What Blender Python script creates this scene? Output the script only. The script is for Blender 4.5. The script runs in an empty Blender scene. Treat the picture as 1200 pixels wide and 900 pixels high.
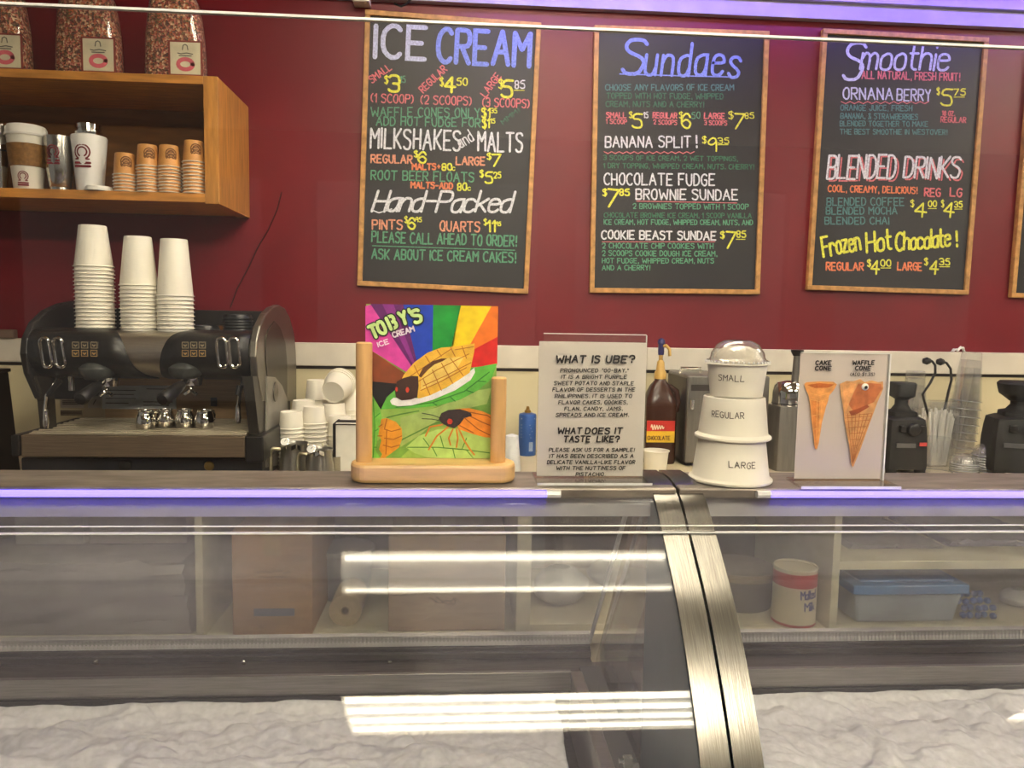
import bpy, math, random
from math import radians, sin, cos, pi, tan, sqrt
from mathutils import Vector, Matrix, noise
random.seed(7)
S = bpy.context.scene
COL = S.collection

# ------------------------------------------------------------------ camera, world, light
FPX, YAW, PITCH, ROLL = 900.0, radians(4.0), radians(5.1), radians(1.0)
CAM = Vector((0, 0, 1.45))
ROT = Matrix.Rotation(-YAW, 3, 'Z') @ Matrix.Rotation(pi / 2 - PITCH, 3, 'X') @ Matrix.Rotation(ROLL, 3, 'Z')
cd = bpy.data.cameras.new('camera'); cam = bpy.data.objects.new('camera', cd); COL.objects.link(cam)
cd.sensor_fit = 'HORIZONTAL'; cd.sensor_width = 36.0; cd.lens = 36.0 * FPX / 1200.0
cd.clip_start = 0.01
cam.matrix_world = Matrix.Translation(CAM) @ ROT.to_4x4()
S.camera = cam
S.view_settings.view_transform = 'Standard'
S.view_settings.look = 'None'
S.view_settings.gamma = 1.0
S.view_settings.use_curve_mapping = False
S.view_settings.exposure = 1.8
S.cycles.use_denoising = True
S.cycles.transparent_max_bounces = 40
S.cycles.max_bounces = 10
S.cycles.caustics_reflective = False
S.cycles.caustics_refractive = False
S.cycles.sample_clamp_indirect = 4.0

w = bpy.data.worlds.new('world'); S.world = w; w.use_nodes = True
w.node_tree.nodes['Background'].inputs[0].default_value = (1.0, 0.93, 0.82, 1)
w.node_tree.nodes['Background'].inputs[1].default_value = 0.06

TUBE_A, TUBE_B, TUBE_C = 10.0, 11.0, 14.0           # emission of the ceiling tubes, the added unseen fixtures included
LED_TUBE, LED_STRIP = 1.5, 10.0       # violet case lamps / violet strip over the menu boards


# ------------------------------------------------------------------ pixel geometry (measuring the photograph)
def ray(px, py):
    return ROT @ Vector(((px - 600) / FPX, -(py - 450) / FPX, -1))
def W(px, py, Y):
    r = ray(px, py); return CAM + r * (Y / r.y)
def WX(px, py, X):
    r = ray(px, py); return CAM + r * (X / r.x)
def WZ(px, py, z):
    r = ray(px, py); return CAM + r * ((z - CAM.z) / r.z)
def PX(n, Y):
    return n * Y / FPX

# ------------------------------------------------------------------ materials
def lin(c):
    return tuple(((v / 255) / 12.92 if v / 255 <= 0.04045 else ((v / 255 + 0.055) / 1.055) ** 2.4) for v in c) + (1,)
MATS = {}
def mat(name, rgb, rough=0.5, metal=0.0, var=0.06, scale=20.0, stretch=(1, 1, 1), bump=0.0, spec=0.5, coat=0.0, emit=None, estr=0.0, sss=0.0):
    if name in MATS: return MATS[name]
    m = bpy.data.materials.new(name); m.use_nodes = True
    nt = m.node_tree; b = nt.nodes['Principled BSDF']
    b.inputs['Roughness'].default_value = rough; b.inputs['Metallic'].default_value = metal
    b.inputs['Specular IOR Level'].default_value = spec; b.inputs['Coat Weight'].default_value = coat
    if sss: b.inputs['Subsurface Weight'].default_value = sss; b.inputs['Subsurface Radius'].default_value = (.02, .02, .02)
    tc = nt.nodes.new('ShaderNodeTexCoord'); mp = nt.nodes.new('ShaderNodeMapping')
    mp.inputs['Scale'].default_value = stretch
    nt.links.new(tc.outputs['Object'], mp.inputs[0])
    n = nt.nodes.new('ShaderNodeTexNoise'); n.inputs['Scale'].default_value = scale; n.inputs['Detail'].default_value = 5
    nt.links.new(mp.outputs[0], n.inputs['Vector'])
    r = nt.nodes.new('ShaderNodeValToRGB')
    c = lin(rgb)
    r.color_ramp.elements[0].position = 0.3; r.color_ramp.elements[1].position = 0.7
    r.color_ramp.elements[0].color = tuple(max(0, v * (1 - var * 2)) for v in c[:3]) + (1,)
    r.color_ramp.elements[1].color = tuple(min(1, v * (1 + var * 2)) for v in c[:3]) + (1,)
    nt.links.new(n.outputs['Fac'], r.inputs[0]); nt.links.new(r.outputs[0], b.inputs['Base Color'])
    if bump:
        bn = nt.nodes.new('ShaderNodeBump'); bn.inputs['Strength'].default_value = bump; bn.inputs['Distance'].default_value = 0.002
        nt.links.new(n.outputs['Fac'], bn.inputs['Height']); nt.links.new(bn.outputs[0], b.inputs['Normal'])
    if emit:
        b.inputs['Emission Color'].default_value = lin(emit); b.inputs['Emission Strength'].default_value = estr
    MATS[name] = m
    return m
def glass(name, tint=(1, 1, 1), base=0.04, rough=0.02, haze=0.03, haze_rgb=(200, 195, 190), smear=0.0):
    """clear sheet: straight-through transmission, mirror reflection rising towards grazing, a diffuse haze film (dust, painted soft reflections)"""
    if name in MATS: return MATS[name]
    m = bpy.data.materials.new(name); m.use_nodes = True; nt = m.node_tree; N = nt.nodes; L = nt.links
    N.clear()
    out = N.new('ShaderNodeOutputMaterial')
    t = N.new('ShaderNodeBsdfTransparent'); t.inputs[0].default_value = tuple(tint) + (1,)
    d = N.new('ShaderNodeBsdfDiffuse'); d.inputs[0].default_value = lin(haze_rgb)
    g = N.new('ShaderNodeBsdfGlossy'); g.inputs['Roughness'].default_value = rough
    lw = N.new('ShaderNodeLayerWeight'); lw.inputs[0].default_value = 0.5
    p = N.new('ShaderNodeMath'); p.operation = 'POWER'; p.inputs[1].default_value = 5
    L.new(lw.outputs['Facing'], p.inputs[0])
    ma = N.new('ShaderNodeMath'); ma.operation = 'MULTIPLY_ADD'; ma.inputs[1].default_value = 1 - base; ma.inputs[2].default_value = base
    L.new(p.outputs[0], ma.inputs[0])
    m1 = N.new('ShaderNodeMixShader'); m1.inputs[0].default_value = haze
    if smear:
        tc = N.new('ShaderNodeTexCoord'); mp = N.new('ShaderNodeMapping'); mp.inputs['Scale'].default_value = (1, 1, 1)
        ns = N.new('ShaderNodeTexNoise'); ns.inputs['Scale'].default_value = 5; ns.inputs['Detail'].default_value = 6
        L.new(tc.outputs['Object'], mp.inputs[0]); L.new(mp.outputs[0], ns.inputs['Vector'])
        mr = N.new('ShaderNodeMapRange'); mr.inputs[1].default_value = .35; mr.inputs[2].default_value = .7
        mr.inputs[3].default_value = haze * (1 - smear); mr.inputs[4].default_value = haze * (1 + smear)
        L.new(ns.outputs['Fac'], mr.inputs[0]); L.new(mr.outputs[0], m1.inputs[0])
    L.new(t.outputs[0], m1.inputs[1]); L.new(d.outputs[0], m1.inputs[2])
    m2 = N.new('ShaderNodeMixShader'); L.new(ma.outputs[0], m2.inputs[0]); L.new(m1.outputs[0], m2.inputs[1]); L.new(g.outputs[0], m2.inputs[2])
    L.new(m2.outputs[0], out.inputs[0])
    MATS[name] = m
    return m
def emis(name, rgb, s):
    return mat(name, rgb, 0.5, emit=rgb, estr=s)
def sprinkles(name):
    m = bpy.data.materials.new(name); m.use_nodes = True; nt = m.node_tree; b = nt.nodes['Principled BSDF']
    tc = nt.nodes.new('ShaderNodeTexCoord'); v = nt.nodes.new('ShaderNodeTexVoronoi'); v.inputs['Scale'].default_value = 190
    nt.links.new(tc.outputs['Object'], v.inputs['Vector'])
    sx = nt.nodes.new('ShaderNodeSeparateColor'); nt.links.new(v.outputs['Color'], sx.inputs[0])
    r = nt.nodes.new('ShaderNodeValToRGB'); r.color_ramp.interpolation = 'CONSTANT'
    cols = [(86, 40, 26), (190, 92, 40), (150, 45, 40), (205, 150, 110), (120, 60, 34), (200, 110, 90), (225, 190, 150), (110, 84, 40)]
    while len(r.color_ramp.elements) < len(cols): r.color_ramp.elements.new(0.5)
    for i, c in enumerate(cols):
        r.color_ramp.elements[i].position = i / len(cols); r.color_ramp.elements[i].color = lin(c)
    nt.links.new(sx.outputs[0], r.inputs[0]); nt.links.new(r.outputs[0], b.inputs['Base Color'])
    bn = nt.nodes.new('ShaderNodeBump'); bn.inputs['Strength'].default_value = .8; bn.inputs['Distance'].default_value = .004
    nt.links.new(v.outputs['Distance'], bn.inputs['Height']); nt.links.new(bn.outputs[0], b.inputs['Normal'])
    b.inputs['Roughness'].default_value = .3; b.inputs['Coat Weight'].default_value = .6
    MATS[name] = m; return m

steel = mat('brushed_steel', (176, 170, 158), 0.3, 1.0, .10, 60, (0.4, 12, 12), .12)
steel_y = mat('brushed_steel_lengthwise', (124, 121, 115), 0.25, 1.0, .10, 60, (14, .35, .35), .12)
steel_dk = mat('dull_steel', (112, 105, 98), 0.42, 1.0, .14, 40, (0.4, 10, 10), .1)
steel_top = mat('worn_steel_top', (142, 133, 124), 0.5, .75, .16, 14, (1, 3, 3), .06)
chrome = mat('chrome', (215, 212, 205), 0.08, 1.0, .02)
black = mat('black_plastic', (26, 24, 23), 0.38, 0, .1)
blackm = mat('matt_black_plastic', (20, 20, 21), 0.6, 0, .1)
rubber = mat('black_rubber', (16, 16, 16), .75)
paper_w = mat('white_paper_cup', (236, 230, 215), 0.55, 0, .015)
red = mat('deep_red_paint', (112, 7, 24), 0.45, 0, .05, 6)
cream = mat('cream_laminate', (205, 194, 160), 0.5, 0, .03, 5)
creamw = mat('cream_painted_wood', (206, 196, 170), 0.55, 0, .06, 9)
trimw = mat('off_white_trim', (214, 206, 192), 0.5, 0, .05, 12)
oak = mat('oak_veneer', (193, 131, 58), 0.45, 0, .14, 9, (1.2, 9, 9), .05)
oak_v = mat('oak_veneer_upright', (190, 130, 60), 0.45, 0, .14, 9, (9, 9, 1.0), .05)
pine = mat('pine_frame', (188, 138, 78), 0.5, 0, .16, 14, (3, 3, 3), .05)
beech = mat('pale_beech', (214, 168, 108), 0.42, 0, .08, 10, (8, 8, 1.2), .03)
beech_h = mat('pale_beech_plank', (222, 180, 118), 0.42, 0, .08, 10, (1.2, 8, 8), .03)
slate = mat('blackboard_paint', (36, 34, 37), 0.5, 0, .12, 4)
plexi = glass('hanging_acrylic', (.985, .985, .98), .028, .01, .006, (205, 190, 190), .5)
plexi_edge = mat('acrylic_edge', (232, 230, 228), .25, 0, .04, 60)
curved = glass('curved_case_glass', (.965, .975, .97), .024, .015, .045, (192, 186, 200), .45)  # lilac haze carries dust plus painted ceiling reflection and violet lamp light
doorglass = glass('rear_door_glass', (.95, .96, .95), .05, .03, .17, (176, 172, 184), .4)
clearcup = glass('clear_cup_plastic', (.985, .985, .985), .11, .05, .05, (220, 220, 222))
domeplastic = glass('clear_dome_plastic', (.98, .98, .98), .16, .08, .10, (226, 226, 228))
rimplastic = glass('clear_rim_plastic', (.97, .97, .97), .14, .1, .38, (226, 226, 228))
clearbag = glass('clear_bag_film', (.97, .97, .97), .08, .08, .03)
acrylic = glass('acrylic_stand', (.97, .965, .95), .04, .03, .03, (232, 226, 214))
ink = mat('black_ink', (28, 24, 24), .7)
maroon = mat('maroon_print', (120, 30, 40), .6)

# ------------------------------------------------------------------ mesh builder
class MB:
    def __init__(self): self.v = []; self.f = []
    def add(self, vs, fs, M=None):
        o = len(self.v)
        for p in vs:
            p = Vector(p); self.v.append(M @ p if M else p)
        self.f += [tuple(i + o for i in f) for f in fs]
        return self
    def box(self, x0, x1, y0, y1, z0, z1, M=None):
        vs = [(x, y, z) for z in (z0, z1) for y in (y0, y1) for x in (x0, x1)]
        return self.add(vs, [(0, 2, 3, 1), (4, 5, 7, 6), (0, 1, 5, 4), (2, 6, 7, 3), (0, 4, 6, 2), (1, 3, 7, 5)], M)
    def taper(self, w0, d0, z0, w1, d1, z1, c=(0, 0), M=None):
        vs = []
        for (ww, dd, z) in ((w0, d0, z0), (w1, d1, z1)):
            vs += [(c[0] - ww / 2, c[1] - dd / 2, z), (c[0] + ww / 2, c[1] - dd / 2, z), (c[0] + ww / 2, c[1] + dd / 2, z), (c[0] - ww / 2, c[1] + dd / 2, z)]
        return self.add(vs, [(3, 2, 1, 0), (4, 5, 6, 7), (0, 1, 5, 4), (1, 2, 6, 5), (2, 3, 7, 6), (3, 0, 4, 7)], M)
    def lathe(self, prof, seg=24, M=None, sx=1, sy=1, cap=True):
        vs = []; fs = []
        for (r, z) in prof:
            for k in range(seg):
                a = 2 * pi * k / seg; vs.append((r * cos(a) * sx, r * sin(a) * sy, z))
        n = len(prof)
        for i in range(n - 1):
            for k in range(seg):
                k2 = (k + 1) % seg
                fs.append((i * seg + k, i * seg + k2, (i + 1) * seg + k2, (i + 1) * seg + k))
        if cap:
            if prof[0][0] > 1e-6: fs.append(tuple(range(seg))[::-1])
            if prof[-1][0] > 1e-6: fs.append(tuple((n - 1) * seg + k for k in range(seg)))
        return self.add(vs, fs, M)
    def tube(self, pts, r, seg=8, closed=False, M=None):
        pts = [Vector(p) for p in pts]; n = len(pts); vs = []; fs = []
        rr = r if isinstance(r, (list, tuple)) else [r] * n
        up = None
        for i, p in enumerate(pts):
            a = pts[i - 1] if (i > 0 or closed) else p
            b = pts[(i + 1) % n] if (i < n - 1 or closed) else p
            t = (b - a).normalized()
            if up is None:
                up = t.orthogonal().normalized()
            up = (up - t * up.dot(t))
            up = up.normalized() if up.length > 1e-6 else t.orthogonal().normalized()
            s = t.cross(up)
            for k in range(seg):
                q = 2 * pi * k / seg; vs.append(p + (up * cos(q) + s * sin(q)) * rr[i])
        for i in range(n if closed else n - 1):
            j = (i + 1) % n
            for k in range(seg):
                k2 = (k + 1) % seg
                fs.append((i * seg + k, i * seg + k2, j * seg + k2, j * seg + k))
        if not closed:
            fs.append(tuple(range(seg))[::-1]); fs.append(tuple((n - 1) * seg + k for k in range(seg)))
        return self.add(vs, fs, M)
    def prism(self, poly, vec, M=None):
        """extrude a 3-D polygon along vec"""
        vec = Vector(vec); n = len(poly); vs = [Vector(p) for p in poly] + [Vector(p) + vec for p in poly]
        fs = [tuple(range(n))[::-1], tuple(range(n, 2 * n))] + [(i, (i + 1) % n, n + (i + 1) % n, n + i) for i in range(n)]
        return self.add(vs, fs, M)
    def poly(self, pts, M=None):
        return self.add(pts, [tuple(range(len(pts)))], M)
    def grid(self, fn, nu, nv, M=None):
        vs = [fn(i / nu, j / nv) for j in range(nv + 1) for i in range(nu + 1)]
        fs = [(j * (nu + 1) + i, j * (nu + 1) + i + 1, (j + 1) * (nu + 1) + i + 1, (j + 1) * (nu + 1) + i) for j in range(nv) for i in range(nu)]
        return self.add(vs, fs, M)
    def ribbon(self, lines, wid, mp):
        """flat strokes of width wid in a 2-D plane, mapped by mp(u, v) to 3-D; crossing strokes lie on top of each other like wet chalk"""
        h = wid / 2
        cut = []                                        # part the strokes at sharp turns
        for ln in lines:
            s = 0
            for i in range(1, len(ln) - 1):
                ax, ay = ln[i][0] - ln[i - 1][0], ln[i][1] - ln[i - 1][1]; bx, by = ln[i + 1][0] - ln[i][0], ln[i + 1][1] - ln[i][1]
                if ax * bx + ay * by < -.15 * sqrt((ax * ax + ay * ay) * (bx * bx + by * by)): cut.append(ln[s:i + 1]); s = i
            cut.append(ln[s:])
        for ln in cut:
            P = [ln[0]]
            for p in ln[1:]:
                if (p[0] - P[-1][0]) ** 2 + (p[1] - P[-1][1]) ** 2 > 1e-12: P.append(p)
            closed = len(P) > 3 and (P[0][0] - P[-1][0]) ** 2 + (P[0][1] - P[-1][1]) ** 2 < (wid * .05) ** 2
            if closed: P[-1] = P[0]
            if len(P) < 2: continue
            T = []
            for a, b in zip(P[:-1], P[1:]):
                l = sqrt((b[0] - a[0]) ** 2 + (b[1] - a[1]) ** 2); T.append(((b[0] - a[0]) / l, (b[1] - a[1]) / l))
            rows = []
            n = len(P)
            for i, (x, y) in enumerate(P):
                t0 = T[i - 1] if i else (T[-1] if closed else T[0]); t1 = T[i] if i < n - 1 else (T[0] if closed else T[-1])
                nx, ny = -(t0[1] + t1[1]), t0[0] + t1[0]; l = sqrt(nx * nx + ny * ny)
                if l < .5: nx, ny, k = -t1[1], t1[0], 1.0
                else: nx, ny = nx / l, ny / l; k = min(1 / max(nx * -t1[1] + ny * t1[0], .3), 1.6)
                rows.append(((x + nx * h * k, y + ny * h * k), (x - nx * h * k, y - ny * h * k)))
            if not closed:
                def cap(r, t, s): return ((r[0][0] * .75 + r[1][0] * .25 + t[0] * h * s, r[0][1] * .75 + r[1][1] * .25 + t[1] * h * s), (r[1][0] * .75 + r[0][0] * .25 + t[0] * h * s, r[1][1] * .75 + r[0][1] * .25 + t[1] * h * s))
                rows = [cap(rows[0], T[0], -.8)] + rows + [cap(rows[-1], T[-1], .8)]
            self.strokes = getattr(self, 'strokes', 0) + 1
            c = mp(*P[0]); e = max(wid, 1e-4) * .1
            nn = (mp(P[0][0] + e, P[0][1]) - c).cross(mp(P[0][0], P[0][1] + e) - c)
            nn = nn.normalized() if nn.length > 0 else Vector((0, -1, 0))
            if nn.y > 0: nn = -nn
            off = nn * ((self.strokes % 5) * .00007)
            self.add([mp(*q) + off for r in rows for q in r], [(2 * i, 2 * i + 1, 2 * i + 3, 2 * i + 2) for i in range(len(rows) - 1)])
        return self
    def build(self, name, m, parent=None, world=False, smooth=False, bevel=0.0, origin=None, recalc=True, solid=0.0):
        """world: vertices are in world space, the parents stand unrotated"""
        off = Vector((0, 0, 0))
        if world:
            p = parent
            while p is not None: off = off + p.location; p = p.parent
        o_loc = Vector(origin) if origin is not None else Vector((0, 0, 0))
        me = bpy.data.meshes.new(name)
        me.from_pydata([tuple(v - off - o_loc) for v in self.v], [], self.f)
        if recalc:
            import bmesh
            bm = bmesh.new(); bm.from_mesh(me); bmesh.ops.recalc_face_normals(bm, faces=bm.faces); bm.to_mesh(me); bm.free()
        me.materials.append(m)
        if smooth:
            me.polygons.foreach_set('use_smooth', [True] * len(me.polygons)); me.set_sharp_from_angle(angle=radians(38))
        me.update()
        o = bpy.data.objects.new(name, me); COL.objects.link(o); o.location = o_loc
        if parent is not None: o.parent = parent
        if bevel:
            b = o.modifiers.new('bevel', 'BEVEL'); b.width = bevel; b.segments = 2; b.limit_method = 'ANGLE'
        if solid:
            b = o.modifiers.new('thickness', 'SOLIDIFY'); b.thickness = solid; b.offset = 0
        return o
def tag(o, label=None, cat=None, group=None, kind=None):
    if label: o['label'] = label
    if cat: o['category'] = cat
    if group: o['group'] = group
    if kind: o['kind'] = kind
    return o
def thing(name, label, cat, loc=(0, 0, 0), group=None, rz=0.0):
    o = bpy.data.objects.new(name, None); COL.objects.link(o); o.location = loc; o.rotation_euler = (0, 0, rz)
    o.empty_display_size = .02
    return tag(o, label, cat, group)
def struct(name, mb, m, **k):
    return tag(mb.build(name, m, **k), kind='structure')
def dup(root, loc=None, rot=None, label=None, group=None):
    def cp(o, par):
        c = o.copy(); COL.objects.link(c)
        if par is not None: c.parent = par
        for ch in [x for x in COL.objects if x.parent is o]: cp(ch, c)
        return c
    r = cp(root, None)
    if loc is not None: r.location = loc
    if rot is not None: r.rotation_euler = rot
    if label: r['label'] = label
    if group: r['group'] = group
    return r
ORD = ['lowest', 'second', 'third', 'fourth', 'fifth', 'sixth', 'seventh', 'eighth', 'ninth', 'tenth', 'eleventh', 'twelfth', 'thirteenth', 'fourteenth', 'fifteenth', 'sixteenth', 'seventeenth', 'eighteenth', 'nineteenth', 'twentieth']
def nth(i, n, what, where):
    if i == 0: return 'lowest ' + what + ' ' + where
    if i == n - 1: return 'topmost ' + what + ' ' + where
    return ORD[i] + '-lowest ' + what + ' ' + where

# ------------------------------------------------------------------ stroke lettering
G = {
 'A': '003860|1353', 'B': '0008|084857554404|4453514000', 'C': '5748280602204051', 'D': '0008|083856523000', 'E': '58080050|0444',
 'F': '580800|0444', 'G': '5748280602204052543 4'.replace(' ', ''), 'H': '0008|5850|0454', 'I': '0008', 'J': '4842301002', 'K': '0008|5803|1450',
 'L': '080050', 'M': '0008346860', 'N': '00085058', 'O': '280602204052564828', 'P': '0008|084857554404', 'Q': '280602204052564828|4250',
 'R': '0008|084857554404|2450', 'S': '574818070615445352401001', 'T': '0868|3830', 'U': '080220405258', 'V': '083068', 'W': '0820457088',
 'X': '0058|0850', 'Y': '083458|3430', 'Z': '08580050',
 '0': '280602204052564828', '1': '062820', '2': '06184857540050', '3': '071848565424|24445351401001', '4': '404803|0363', '5': '581805455351401001',
 '6': '56482805022040525 3351403'.replace(' ', ''), '7': '085810', '8': '24151728485755442413112040515344', '9': '505648280605143456',
 '!': '1813|1110', '.': '1011', ',': '111a', "'": '1816', '"': '0806|2826', '(': '28060220', ')': '08262200', '$': '574818070615445352401001|393a',
 '+': '3236|1454', '-': '0444', '?': '0618485654343 3|3130'.replace(' ', ''), '/': '0058', '_': '0050', '&': '5017184835110020405 3'.replace(' ', ''), '*': '0245|0542',
 'a': '452504011030424 5|4540'.replace(' ', ''), 'c': '44351504011030 41'.replace(' ', ''), 'd': '45250401103042|4840', 'e': '0343443515040110304 1'.replace(' ', ''),
 'h': '0008|0315354440', 'i': '0005|0708', 'k': '0008|4502|1340', 'l': '0008', 'm': '0005|0315253430|3445556460', 'n': '0005|0315354440',
 'o': '250401103041443525', 'r': '0005|03153544', 's': '443515041332413010 01'.replace(' ', ''), 't': '18112030|0535', 'u': '0501103042|4540', 'z': '05450040',
 'ç': '40', 'p': '050c|0415354441301001', 'f': '38281600|0434', 'v': '052045', 'b': '0008|0415354441301001', 'y': '0520|4510', 'x': '0045|0540', 'w': '0510254065',
}
ROUND = set('BCDGJOPQRSU0235689?()$&acdehmnorstup')
def _pt(c): return -(ord(c) - 96) if c.isalpha() else int(c)
def glyph(ch):
    out = []
    for st in G[ch].split('|'):
        p = [(_pt(st[i]), _pt(st[i + 1])) for i in range(0, len(st), 2)]
        if ch in ROUND and len(p) > 3:
            q = [p[0]]
            for a, b in zip(p[:-1], p[1:]):
                q.append((.75 * a[0] + .25 * b[0], .75 * a[1] + .25 * b[1])); q.append((.25 * a[0] + .75 * b[0], .25 * a[1] + .75 * b[1]))
            q.append(p[-1]); p = q
        out.append(p)
    return out
def text_lines(s, gap=2.2, slant=0.0, jit=0.25, smallcaps=None, lower_up=True):
    """strokes of a string on a grid 8 units high; returns (lines, width)"""
    x = 0; lines = []
    for ch in s:
        if ch == ' ': x += 4.2; continue
        sc = 1.0
        c = ch
        if c not in G: c = ch.upper()
        g = glyph(c)
        w_ = max(p[0] for st in g for p in st)
        dy = random.uniform(-jit, jit); sk = slant + random.uniform(-jit, jit) * .12
        for st in g: lines.append([(x + p[0] + (p[1]) * sk, p[1] + dy) for p in st])
        x += w_ + gap
    return lines, max(x - gap, 1)
def place_text(mb, s, p0, p1, hgt, wid, mp, **k):
    """text from p0 to p1 (baseline ends, 2-D), cap height hgt, stroke wid"""
    ln, tw = text_lines(s, **k)
    dx, dy = p1[0] - p0[0], p1[1] - p0[1]; L = sqrt(dx * dx + dy * dy); ux, uy = dx / L, dy / L
    fx = L / tw; fy = hgt / 8
    # y axis of the page points down
    out = [[(p0[0] + ux * x * fx + uy * y * fy, p0[1] + uy * x * fx - ux * y * fy) for x, y in st] for st in ln]
    mb.ribbon(out, wid, mp)
    return mb

# ------------------------------------------------------------------ the room
WALL, CTR, TOPZ = 2.75, 0.962, 1.2085     # wall plane, back worktop height, case top height
tile = mat('floor_tile', (120, 104, 88), .5, 0, .08, 3)
tan_w = mat('tan_wall', (70, 58, 48), .7, 0, .05, 4)
ceil_m = mat('ceiling_tile', (214, 206, 190), .8, 0, .04, 30)
struct('floor', MB().box(-4, 4.6, -4, WALL, -.1, 0), tile)
struct('ceiling', MB().box(-4, 4.6, -4, WALL + .1, 2.8, 2.9), ceil_m)
struct('wall_back', MB().box(-4, 4.6, WALL, WALL + .1, 0, 2.8), red)
wf = MB().box(-4, 4.6, -4.1, -4, 0, .75).box(-4, 4.6, -4.1, -4, 2.45, 2.8)
for a, b in ((-4, -3.3), (-1.5, -1.1), (.6, .9), (2.6, 3.0), (4.2, 4.6)): wf.box(a, b, -4.1, -4, .75, 2.45)
struct('wall_front', wf, tan_w)
struct('trim_1', MB().box(-4, 4.6, WALL - .03, WALL, 2.506, 2.56).box(-4, 4.6, WALL - .05, WALL, 2.56, 2.8), mat('pale_trim', (168, 162, 172), .5, 0, .05, 10))
struct('trim_2', MB().box(-4, 4.6, WALL - .022, WALL, 1.262, 1.343), trimw, bevel=.003)
struct('wall_backsplash', MB().box(-4, 4.6, WALL - .008, WALL, CTR, 1.25), cream)
struct('trim_shade_strip', MB().box(-4, 4.6, WALL - .006, WALL, 1.25, 1.262), mat('painted_gap_shade', (44, 34, 30), .7))  # dark strip painting the shade in the gap under the trim

# back counter: worktop and open cabinet under it
wt = MB().box(-2.4, 3.0, 2.08, WALL - .01, CTR - .04, CTR).build('worktop', mat('cream_worktop', (200, 188, 155), .4, 0, .05, 12), bevel=.004)
tag(wt, 'long cream laminate worktop running along the back wall behind the display case', 'counter')
FY = 2.12
zb, zt = W(400, 746, FY).z, CTR - .043
bc = thing('base_cabinet', 'open cream painted cabinet with compartments under the back worktop', 'cabinet', (0, FY, 0))
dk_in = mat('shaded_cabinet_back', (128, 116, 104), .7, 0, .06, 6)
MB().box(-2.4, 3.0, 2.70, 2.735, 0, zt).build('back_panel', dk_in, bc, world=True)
MB().box(-2.4, 3.0, FY, 2.70, zb - .03, zb).box(-2.4, 3.0, FY + .02, FY + .04, .1, zb - .03).build('bottom_board', creamw, bc, world=True, bevel=.002)
for (a, b) in ((229, 238), (605, 622)):
    xa, xb = W(a, 690, FY).x, W(b, 690, FY).x
    MB().box(xa, xb, FY, 2.70, zb, zt).build('divider', creamw, bc, world=True, bevel=.002)
xa, xb = W(974, 690, FY).x, W(983, 690, FY).x
MB().box(xa, xb, FY, 2.70, zb, zt).build('divider', creamw, bc, world=True, bevel=.002)
zs = W(1080, 662, FY).z
MB().box(xb, 3.0, FY, 2.70, zs - .014, zs + .012).build('shelf', creamw, bc, world=True, bevel=.002)
xm0, xm1 = W(622, 690, FY).x, xa
MB().box(W(622, 690, FY).x, W(740, 690, FY).x, FY + .02, 2.6, zb, zb + PX(9, FY)).build('ledge', creamw, bc, world=True, bevel=.002)

# ------------------------------------------------------------------ display cases
PROF = [(1.176, 1.2085), (1.10, 1.2085), (1.05, 1.193), (1.01, 1.163), (.93, 1.097), (.865, 1.023), (.81, .943), (.76, .845), (.72, .74), (.70, .65)]
def spline(P, n=6):
    out = []
    for i in range(len(P) - 1):
        p0, p1, p2, p3 = P[max(i - 1, 0)], P[i], P[i + 1], P[min(i + 2, len(P) - 1)]
        for k in range(n):
            t = k / n
            out.append(tuple(.5 * (2 * p1[j] + (p2[j] - p0[j]) * t + (2 * p0[j] - 5 * p1[j] + 4 * p2[j] - p3[j]) * t * t + (3 * p1[j] - p0[j] - 3 * p2[j] + p3[j]) * t ** 3) for j in (0, 1)))
    return out + [tuple(P[-1])]
def offs(C, d):
    """offset a profile (Y, z) along its normal, d > 0 outwards"""
    out = []
    for i, (y, z) in enumerate(C):
        a, b = C[max(i - 1, 0)], C[min(i + 1, len(C) - 1)]
        ty, tz = b[0] - a[0], b[1] - a[1]; l = sqrt(ty * ty + tz * tz)
        out.append((y + tz / l * d, z - ty / l * d))
    return out
CURVE = spline(PROF, 8)
GL = [p for p in CURVE if p[0] <= 1.066]
def sheet(mb, C, d0, d1, x0, x1):
    A, B = offs(C, d0), offs(C, d1)
    return mb.prism([(x0, y, z) for y, z in A] + [(x0, y, z) for y, z in B[::-1]], (x1 - x0, 0, 0))
GAP0, GAP1 = .3125, .3165
SW = .0345
dark_case = mat('dark_grey_liner', (62, 62, 62), .5, 0, .08, 8)
teal = mat('dark_teal_end_panel', (92, 106, 112), .35, 0, .10, 7)
alu = mat('aluminium_rail', (150, 146, 140), .38, 1, .08, 40, (.3, 10, 10), .06)
blackgap = mat('black_seal', (14, 13, 13), .6)
ZR = W(400, 812, 1.36).z; ZR2 = W(400, 789, 1.36).z
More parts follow.
